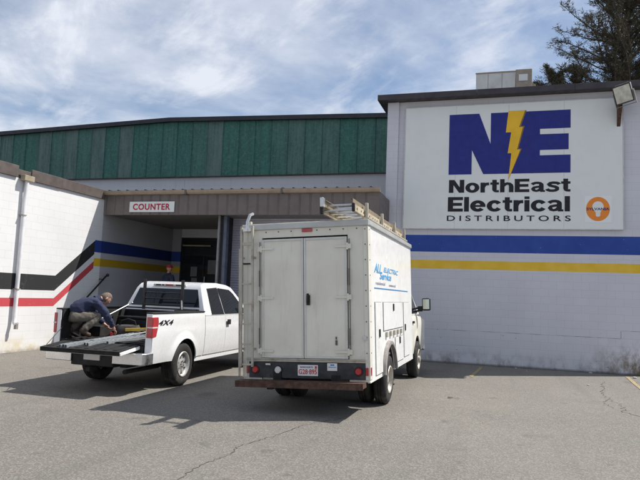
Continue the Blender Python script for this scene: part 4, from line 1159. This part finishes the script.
        m = MB().tube((s * .84, 3.98, 1.45), (s * 1.0, 3.96, 1.47), .022).tube((s * .84, 3.98, 1.38), (s * 1.0, 3.96, 1.42), .022).box(min(s * .90, s * 1.0), max(s * .90, s * 1.0), 3.93, 4.0, 1.38, 1.50)
        B(m, 'mirror_arm', BLACKP, bevel=.01)
        mi = B(MB().box(min(s * .995, s * 1.18), max(s * .995, s * 1.18), 3.90, 4.02, 1.40, 1.68), 'door_mirror', BLACKP, bevel=.035, seg=3)
        B(MB().box(min(s * 1.015, s * 1.16), max(s * 1.015, s * 1.16), 3.885, 3.899, 1.43, 1.655), 'mirror_glass', MGLASS, mi, bevel=.012)
        B(MB().box(min(s * .55, s * .82), max(s * .55, s * .82), 5.02, 5.09, .82, 1.02), 'headlight', CLEARL, bevel=.02)
    B(MB().box(-.84, .84, 2.66, 4.3, .55, 1.298), 'cab_core', UNDER, cab)
    rows = []
    for y, z in ((4.36, 1.33), (4.6, 1.30), (4.85, 1.22), (5.02, 1.13), (5.07, 1.0)):
        rows.append([(x, y, z - .06 * (abs(x) / .9) ** 3) for x in (-.87, -.7, -.4, 0, .4, .7, .87)])
    B(MB().sheet(rows, (0, 0, 1), .03), 'hood', VANW, smooth=True, angle=60)
    B(MB().box(-.58, .58, 5.02, 5.08, .75, 1.02), 'grille', BLACKP, bevel=.02)
    B(MB().box(-.88, .88, 5.05, 5.22, .45, .68), 'front_bumper', CHROME, bevel=.03)
    def ws(y): return 1.95 - (y - 3.85) * (.65 / .57)
    P4 = [(3.92, -.66), (4.34, -.79), (4.34, .79), (3.92, .66)]
    a = [(x, y + .008, ws(y) + .006) for y, x in P4]; b = [(x, y, ws(y)) for y, x in P4]
    B(MB().add(a + b, [(0, 1, 2, 3), (7, 6, 5, 4), (0, 4, 5, 1), (1, 5, 6, 2), (2, 6, 7, 3), (3, 7, 4, 0)]), 'windscreen', GLASS)
    for s in (1, -1):
        wheel(t, (s * .845, 0, .39), .39, .21, s, RIMV, 'van', True)
        wheel(t, (s * .79, 3.72, .39), .39, .23, s, RIMV, 'van')
    # extension ladder lying on the rack: a thing of its own
    L = empty('extension_ladder', (VX, VY, 2.9), 'cream fibreglass extension ladder lying on the roof rack of the van', 'ladder')
    off = Matrix.Translation((0, 0, -2.9)) @ LEAN
    ya, yb = -1.95, 2.45
    def rail(x, z, a, b, s):
        m = MB().box(x - .004, x + .004, a, b, z - .045, z + .045).box(min(x, x - s * .035), max(x, x - s * .035), a, b, z + .0455, z + .052).box(min(x, x - s * .035), max(x, x - s * .035), a, b, z - .052, z - .0455)
        return m
    z1, z2 = 2.875, 2.96
    r_ = rail(.885, z1, ya, yb, 1); r_.build('rail', FIBER, L, xf=off)
    r_ = rail(.395, z1, ya + .12, yb, -1); r_.build('rail', FIBER, L, xf=off)
    r_ = rail(.855, z2, ya + .05, yb - .2, 1); r_.build('fly_rail', FIBERD, L, xf=off)
    r_ = rail(.425, z2, ya + .1, yb - .2, -1); r_.build('fly_rail', FIBERD, L, xf=off)
    y = ya + .2
    while y < yb - .1:
        MB().tube((.40, y, z1), (.88, y, z1), .016).build('rung', ALU, L, xf=off, smooth=True)
        if y < yb - .4: MB().tube((.43, y + .08, z2), (.85, y + .08, z2), .016).build('rung', ALU, L, xf=off, smooth=True)
        y += .305
    m = MB()
    y = ya + .16
    while y < yb: m.tube((.8895, y, z1), (.893, y, z1), .016, n=10); y += .1525 if int(y * 7) % 3 else .25
    m.build('rivet', INK, L, xf=off)
    m = MB().box(.86, .905, ya - .045, ya - .001, z1 - .06, z1 + .06).box(.37, .42, ya + .07, ya + .119, z1 - .06, z1 + .06)
    m.build('rubber_foot', BLACKP, L, xf=off, bevel=.015)
    MB().box(.40, .45, ya - .01, ya + .09, z2 - .055, z2 + .08).build('pulley_bracket', ALU, L, xf=off, bevel=.01)
van()

# ------------------------------------------------------------------ people
def skin(joints, edges, root, sub=2):
    names = list(joints); idx = {n: i for i, n in enumerate(names)}
    me = bpy.data.meshes.new('sk'); me.from_pydata([tuple(joints[n][0]) for n in names], [(idx[a], idx[b]) for a, b in edges], [])
    o = bpy.data.objects.new('sk', me); COL.objects.link(o)
    md = o.modifiers.new('skin', 'SKIN'); md.use_smooth_shade = True; md.branch_smoothing = .6
    for v, n in zip(me.skin_vertices[0].data, names):
        r = joints[n][1]; v.radius = (r, r) if isinstance(r, (int, float)) else r
        v.use_root = n == root
    ss = o.modifiers.new('sub', 'SUBSURF'); ss.levels = ss.render_levels = 3
    out = bpy.data.meshes.new_from_object(o.evaluated_get(bpy.context.evaluated_depsgraph_get()))
    bpy.data.objects.remove(o); bpy.data.meshes.remove(me)
    return out
def mesh_obj(name, me, mat, parent):
    me.materials.clear(); me.materials.append(mat); me.name = name
    for p in me.polygons: p.use_smooth = True; p.material_index = 0
    o = bpy.data.objects.new(name, me); COL.objects.link(o); o.parent = parent; return o
def head_mb(c, F, U, mb):
    """head with brow, nose, chin, ears; F forward, U up"""
    F = F.normalized(); U = (U - F * U.dot(F)).normalized(); Sd = F.cross(U)
    M3 = lambda x, y, z: c + Sd * x + F * y + U * z
    tmp = MB()
    def f(d):
        d = d.copy()
        if d.z < 0: d.x *= 1 + d.z * .32; d.y *= 1 + d.z * (.15 if d.y > 0 else .35)
        if d.y > .75 and -.35 < d.z < .25: d.y -= .03 * (1 if abs(d.x) > .2 else 0)
        return d
    tmp.ball((0, 0, 0), (.076, .098, .118), 24, 18, f)
    mb.add([M3(*v) for v in tmp.v], tmp.f)
    t2 = MB().add([(-.012, .085, .015), (.012, .085, .015), (-.018, .088, -.03), (.018, .088, -.03), (0, .118, -.026)], [(0, 1, 4), (0, 4, 2), (1, 3, 4), (2, 4, 3), (0, 2, 3, 1)])
    t2.ball((0, .088, -.052), (.025, .012, .008), 10, 6); t2.ball((-.078, -.005, -.005), (.012, .02, .033), 10, 8); t2.ball((.078, -.005, -.005), (.012, .02, .033), 10, 8)
    mb.add([M3(*v) for v in t2.v], t2.f)
    ey = MB().ball((-.032, .082, .01), (.013, .01, .009), 8, 6).ball((.032, .082, .01), (.013, .01, .009), 8, 6)
    return [M3(*v) for v in ey.v], ey.f, M3

def person(root, J, opts):
    """J: joint positions in root space (Vectors)"""
    def v(k): return J[k]
    # body: one continuous skin
    jt = {'pel': (v('pel'), .075), 'waist': (v('pel').lerp(v('chest'), .45), .07), 'chest': (v('chest'), .08), 'neck': (v('neck'), .055), 'headb': (v('neck').lerp(v('head'), .5), .055)}
    ed = [('pel', 'waist'), ('waist', 'chest'), ('chest', 'neck'), ('neck', 'headb')]
    for s in 'LR':
        jt['sh' + s] = (v('sh' + s), .04); jt['el' + s] = (v('el' + s), .033 if opts['long'] else .042); jt['wr' + s] = (v('wr' + s), .027)
        hd = (v('wr' + s) - v('el' + s)).normalized(); pal = v('wr' + s) + hd * .06
        jt['pa' + s] = (pal, (.036, .020))
        ed += [('chest', 'sh' + s), ('sh' + s, 'el' + s), ('el' + s, 'wr' + s), ('wr' + s, 'pa' + s)]
        jt['hi' + s] = (v('hi' + s), .055); jt['kn' + s] = (v('kn' + s), .04); jt['an' + s] = (v('an' + s), .026); jt['to' + s] = (v('an' + s).lerp(v('to' + s), .55), .016)
        ed += [('pel', 'hi' + s), ('hi' + s, 'kn' + s), ('kn' + s, 'an' + s), ('an' + s, 'to' + s)]
    me = skin(jt, ed, 'pel')
    mb = MB(); mb.v = [tuple(q.co) for q in me.vertices]; mb.f = [tuple(p.vertices) for p in me.polygons]
    ev, ef, M3 = head_mb(v('head'), J['face'], J['up'], mb)
    for s, sg in (('L', 1), ('R', -1)):         # fingers rooted inside the palm
        hd = (v('wr' + s) - v('el' + s)).normalized(); lat = J['palm' + s].normalized(); lat = (lat - hd * lat.dot(hd)).normalized(); nrm = hd.cross(lat)
        p0 = v('wr' + s) + hd * .055
        for i, (ln, o_) in enumerate(((.070, -.030), (.080, -.010), (.074, .010), (.058, .028))):
            a = p0 + lat * o_ + hd * .02; curl = .35 + .1 * i
            q1 = a + (hd + nrm * curl * .5).normalized() * ln * .5; q2 = q1 + (hd + nrm * curl * 1.6).normalized() * ln * .35; q3 = q2 + (hd * .6 + nrm * curl * 2.4).normalized() * ln * .25
            mb.path([a, q1, q2, q3], [.010, .009, .008, .006], 7)
        a = v('wr' + s) + hd * .025 - lat * .026
        mb.path([a, a - lat * .022 + hd * .02, a - lat * .030 + hd * .05 + nrm * .01, a - lat * .026 + hd * .068 + nrm * .018], [.013, .011, .010, .007], 7)
    body = mb.build('body', SKIN, root, smooth=True, angle=80)
    e_ = MB(); e_.v = [tuple(q) for q in ev]; e_.f = ef; e_.build('eyes', SIGNW, body, smooth=True)
    # trousers
    jt = {'pel': (v('pel'), .150), 'top': (v('pel').lerp(v('chest'), .22), .140)}; ed = [('pel', 'top')]
    for s in 'LR':
        jt['hi' + s] = (v('hi' + s), .112); jt['th' + s] = (v('hi' + s).lerp(v('kn' + s), .5), .098); jt['kn' + s] = (v('kn' + s), .078); jt['ca' + s] = (v('kn' + s).lerp(v('an' + s), .45), .074); jt['an' + s] = (v('kn' + s).lerp(v('an' + s), 1.0), .062)
        ed += [('pel', 'hi' + s), ('hi' + s, 'th' + s), ('th' + s, 'kn' + s), ('kn' + s, 'ca' + s), ('ca' + s, 'an' + s)]
    o = mesh_obj('trousers', skin(jt, ed, 'pel'), opts['trousers'], root)
    # jacket
    jt = {'hem': (v('pel').lerp(v('chest'), .02), .185), 'waist': (v('pel').lerp(v('chest'), .5), .215), 'chest': (v('chest'), .205), 'col': (v('chest').lerp(v('neck'), .8), .085)}
    ed = [('hem', 'waist'), ('waist', 'chest'), ('chest', 'col')]
    for s in 'LR':
        jt['sh' + s] = (v('sh' + s), .098); jt['ua' + s] = (v('sh' + s).lerp(v('el' + s), .5), .080); jt['el' + s] = (v('el' + s), .066); jt['wr' + s] = (v('el' + s).lerp(v('wr' + s), .92 if opts['long'] else .15), .044)
        ed += [('chest', 'sh' + s), ('sh' + s, 'ua' + s), ('ua' + s, 'el' + s), ('el' + s, 'wr' + s)]
    jo = mesh_obj(opts['top_name'], skin(jt, ed, 'chest'), opts['top'], root)
    ax = (v('neck') - v('chest')).normalized()
    cm_ = MB(); cc = v('chest').lerp(v('neck'), .78)
    u_ = ax.orthogonal().normalized(); w_ = ax.cross(u_); n_ = 20
    rings = []
    for t_, rr in ((-.03, .085), (.02, .074), (.055, .070), (.055, .062), (.0, .066)):
        rings.append([cc + ax * t_ + (u_ * math.cos(2 * math.pi * i / n_) + w_ * math.sin(2 * math.pi * i / n_)) * rr for i in range(n_)])
    cm_.add([p for q_ in rings for p in q_], [(a * n_ + i, a * n_ + (i + 1) % n_, (a + 1) * n_ + (i + 1) % n_, (a + 1) * n_ + i) for a in range(4) for i in range(n_)])
    cm_.build('collar', opts['top'], jo, smooth=True, angle=70)
    tx = bpy.data.textures.new('folds', 'CLOUDS'); tx.noise_scale = .06; tx.noise_depth = 3
    for q, st in ((jo, .05), (o, .038)):
        d = q.modifiers.new('folds', 'DISPLACE'); d.texture = tx; d.strength = st; d.mid_level = .5
    # boots
    for s in 'LR':
        a = v('an' + s); t_ = v('to' + s); d = (t_ - a); d.normalize(); upv = (v('kn' + s) - a).normalized()
        heel = a - d * .03 - upv * .045
        jt = {'sh': (a + upv * .09, .070), 'an': (a, .062), 'he': (heel, .045), 'mid': (heel.lerp(t_, .5) + upv * .01, .046), 'to': (t_, .044)}
        b = mesh_obj('boot', skin(jt, [('sh', 'an'), ('an', 'he'), ('an', 'mid'), ('mid', 'to')], 'an'), opts['boot'], root)
        sd = d.cross(upv).normalized(); n_ = d.cross(sd).normalized()
        if n_.dot(upv) > 0: n_ = -n_
        m = MB(); pts = []
        for u, w in ((-.07, .030), (-.02, .038), (.06, .036), (.14, .046), (.20, .040), (.235, .018)):
            pts.append((u, w))
        base = heel + n_ * .038
        ring = [base + d * u + sd * w for u, w in pts] + [base + d * u - sd * w for u, w in reversed(pts)]
        k = len(ring); m.add(ring + [q + n_ * .022 for q in ring], [tuple(range(k)), tuple(range(2 * k - 1, k - 1, -1))] + [(i, (i + 1) % k, k + (i + 1) % k, k + i) for i in range(k)])
        m.build('boot_sole', SOLE, b)
    # hair or cap
    hm = MB()
    def hf(d):
        d = d.copy()
        lim = -.35 if d.y < .2 else .45
        if d.z < lim: d = d * .93
        if d.y > .45 and d.z < .55: d = d * .93
        return d
    tmp = MB().ball((0, -.004, .010), (.081, .101, .118), 22, 16, hf)
    if opts.get('cap'):
        tmp = MB().ball((0, 0, .035), (.086, .106, .098), 22, 14, lambda d: Vector((d.x, d.y, max(d.z, -.15))))
        tmp.poly([(-.07, .09), (-.05, .15), (0, .175), (.05, .15), (.07, .09)], 'z', .035, .045)
    hm.add([M3(*q) for q in tmp.v], tmp.f)
    hm.build('cap' if opts.get('cap') else 'hair', opts['hair'], root, smooth=True)

def people():
    # crouching worker in the truck bed, seen from behind and his right
    o = Vector((-7.13, 9.05, .79))
    p = empty('person', o, 'person in a navy jacket and khaki trousers crouching in the pickup bed, bent over tools', 'person')
    F = Vector((.50, .866, 0)).normalized(); Lf = Vector((-F.y, F.x, 0)); U = Vector((0, 0, 1))
    def q(f, l, u): return F * f + Lf * l + U * u
    J = dict(pel=q(-.05, 0, .40), chest=q(.24, 0, .62), neck=q(.42, .0, .70), head=q(.53, .0, .70),
             shL=q(.30, .19, .65), shR=q(.31, -.20, .62), elL=q(.46, .24, .42), elR=q(.48, -.26, .38), wrL=q(.60, .12, .24), wrR=q(.64, -.16, .20),
             hiL=q(-.03, .10, .37), hiR=q(-.03, -.10, .37), knL=q(.30, .22, .46), knR=q(.36, -.20, .42), anL=q(.02, .17, .15), anR=q(.08, -.17, .15),
             toL=q(.17, .19, .07), toR=q(.23, -.18, .07), face=q(.6, -.1, -.8), up=q(.6, 0, .8), palmL=Lf, palmR=-Lf)
    person(p, J, dict(trousers=KHAKI, top=JACKET, top_name='jacket', boot=BOOT, hair=HAIR, long=True))
    # standing man on the landing, seen over the cab roof
    o = Vector((-10.28, 17.35, .75))
    p = empty('person', o, 'person in a red cap and dark blue shirt standing beyond the pickup cab', 'person')
    F = Vector((.5, .86, 0)).normalized(); Lf = Vector((-F.y, F.x, 0))
    J = dict(pel=q(0, 0, .93), chest=q(.02, 0, 1.28), neck=q(0, 0, 1.46), head=q(.03, 0, 1.61),
             shL=q(0, .19, 1.38), shR=q(0, -.19, 1.38), elL=q(.02, .25, 1.10), elR=q(.05, -.25, 1.10), wrL=q(.18, .22, .92), wrR=q(.22, -.2, .95),
             hiL=q(0, .09, .90), hiR=q(0, -.09, .90), knL=q(.03, .11, .50), knR=q(.02, -.11, .50), anL=q(-.02, .12, .10), anR=q(-.02, -.12, .10),
             toL=q(.14, .14, .045), toR=q(.14, -.14, .045), face=F, up=U, palmL=-F, palmR=-F)
    person(p, J, dict(trousers=JEANS, top=SHIRT2, top_name='shirt', boot=BOOT, hair=REDCAP, cap=True, long=False))
people()

# ------------------------------------------------------------------ cargo and small things
def cargo():
    # galvanised channels lying from the tailgate into the bed
    def channel(a, b, roll_, first=None):
        a = Vector(a); b = Vector(b); d = b - a; L = d.length
        t = empty('steel_channel', a, 'galvanised slotted steel channel lying over the lowered tailgate into the pickup bed', 'steel channel', 'steel channels in the pickup bed')
        t.scale = (1.15, 1, 1.1); t.rotation_mode = 'QUATERNION'; t.rotation_quaternion = d.to_track_quat('Y', 'Z')
        m = MB().box(-.021, -.018, 0, L, 0, .041).box(.018, .021, 0, L, 0, .041).box(-.0105, .0105, 0, L, .0412, .0432).box(-.0178, .0178, 0, L, 0, .003).box(-.018, -.011, 0, L, .0412, .044).box(.011, .018, 0, L, .0412, .044)
        m.build('channel_body', GALV, t)
        m = MB(); y = .05
        while y < L - .05: m.box(-.004, .004, y, y + .05, .0433, .0442); y += .10
        m.build('slots', UNDER, t)
    zt = .748; zf = .850
    A = [((-.40, -1.74), (-.06, -.1)), ((-.345, -1.72), (.0, -.08)), ((-.285, -1.74), (.06, -.1)), ((-.10, -1.50), (.30, -.05)), ((-.03, -1.52), (.37, -.1)), ((.20, -1.30), (.47, -.1))]
    for (a, b) in A: channel(tw(a[0], a[1], zt + (a[1] + 1.74) * .13), tw(b[0], b[1], zf + .03), 0)
    # yellow level
    c = tw(.03, .05, .96)
    t = empty('spirit_level', c, 'yellow spirit level lying on the steel channels in the pickup bed', 'level', rot=(R(3), 0, R(-62)))
    MB().box(-.012, .012, -.3, .3, 0, .055).build('frame', LEVELY, t, bevel=.003)
    MB().box(-.0135, .0135, -.03, .03, .015, .042).build('vial', CLEARL, t)
    # tool bag
    c = tw(-.32, .10, .852)
    t = empty('tool_bag', c, 'open grey cloth tool bag in front of the crouching worker', 'bag', rot=(0, 0, R(25)))
    m = MB(); rows = []
    for z, kx, ky in ((0, 1, 1), (.06, 1.06, 1.08), (.14, 1.02, 1.04), (.19, .9, .82)):
        rows.append((z, kx, ky))
    n = 18; vs = []
    for z, kx, ky in rows:
        for i in range(n):
            a = 2 * math.pi * i / n; cx_ = math.copysign(abs(math.cos(a)) ** .5, math.cos(a)); cy_ = math.copysign(abs(math.sin(a)) ** .5, math.sin(a))
            vs.append((.22 * kx * cx_, .12 * ky * cy_, z + .01 * math.sin(5 * a)))
    m.add(vs, [(r * n + i, r * n + (i + 1) % n, (r + 1) * n + (i + 1) % n, (r + 1) * n + i) for r in range(3) for i in range(n)] + [tuple(range(n - 1, -1, -1)), tuple(range(3 * n, 4 * n))])
    m.build('bag_body', TOOLBAG, t, smooth=True)
    MB().path([(-.15, 0, .18), (-.12, 0, .27), (0, 0, .31), (.12, 0, .27), (.15, 0, .18)], .012).build('bag_handle', BLACKP, t, smooth=True)
    # drill on the pile, red
    c = tw(-.42, -.28, .90)
    t = empty('power_drill', c, 'small red cordless drill lying by the worker\'s boots', 'drill', rot=(0, R(60), R(40)))
    MB().tube((0, -.09, 0), (0, .05, 0), .032, .028, 14).tube((0, .05, 0), (0, .11, 0), .02, .012, 12).build('motor_housing', TOOLRED, t, smooth=True)
    m = MB().box(-.016, .016, -.07, -.03, -.13, -.02).box(-.03, .03, -.10, .02, -.17, -.131)
    m.build('grip', BLACKP, t, bevel=.006)
    # conduit poles
    def pole(a, b, label, r=.014):
        a = Vector(a); b = Vector(b)
        t = MB().tube((0, 0, 0), b - a, r, n=12).build('conduit_pole', ALU, smooth=True); t.location = a
        tag(t, label, 'conduit')
    pole(Vector((-7.19, 9.7, 1.06)), Vector((-7.0, 10.55, 1.42)), 'bright metal conduit leaning from the tool pile up to the cab guard')
    pole(tw(.10, -.62, .90), tw(.78, .20, 1.10), 'bright metal conduit resting across the steel channels against the bedside by the wheel')
    # black storage chest against the cab
    c = tw(-.1, .52, .848)
    t = empty('storage_chest', c, 'black plastic storage chest against the front of the pickup bed', 'chest', rot=(0, 0, R(1.3)))
    MB().box(-.56, .56, -.2, .2, 0, .30).build('chest_body', BLACKP, t, bevel=.02)
    MB().box(-.575, .575, -.215, .215, .302, .35).build('chest_lid', BLACKM, t, bevel=.015)
    # bits on the asphalt at the foot of the wall
    rg = random.Random(3)
    for i, (x, y, r_, lb) in enumerate(((2.0, 17.2, .045, 'pale stone in the dirt at the wall foot under the flood lamp corner'), (2.93, 16.75, .05, 'pale stone beside the end of a yellow parking line at the wall foot'),
                           (.2, 17.15, .03, 'tiny pale pebble at the wall foot near the middle of the wall'), (.45, 16.6, .022, 'tiny pale pebble on the shaded asphalt a little out from the wall'), (1.65, 14.6, .03, 'small pale stone on the sunlit asphalt beside a jagged crack'))):
        m = MB().ball((0, 0, r_ * .4), (r_, r_ * .8, r_ * .55), 9, 6)
        m.v = [(a + rg.gauss(0, r_ * .08), b + rg.gauss(0, r_ * .08), c_) for a, b, c_ in m.v]
        o = m.build('stone', STONE); o.location = (x, y, 0); tag(o, lb, 'stone', 'stones on the asphalt')
    m = MB()
    lf = [(0, 0), (.03, .02), (.09, .015), (.13, -.01), (.08, -.03), (.03, -.025)]
    m.add([(x, y, .012 + .015 * math.sin(x * 30)) for x, y in lf] + [(x, y, .010 + .015 * math.sin(x * 30)) for x, y in lf], [tuple(range(6)), tuple(range(11, 5, -1))] + [(i, (i + 1) % 6, 6 + (i + 1) % 6, 6 + i) for i in range(6)])
    o = m.build('dead_leaf', simple('dead_leaf_brown', (.06, .04, .025), .8)); o.location = (-1.0, 11.2, 0); o.rotation_euler = (0, 0, .9); tag(o, 'single dark dead leaf on the open asphalt', 'leaf')
cargo()
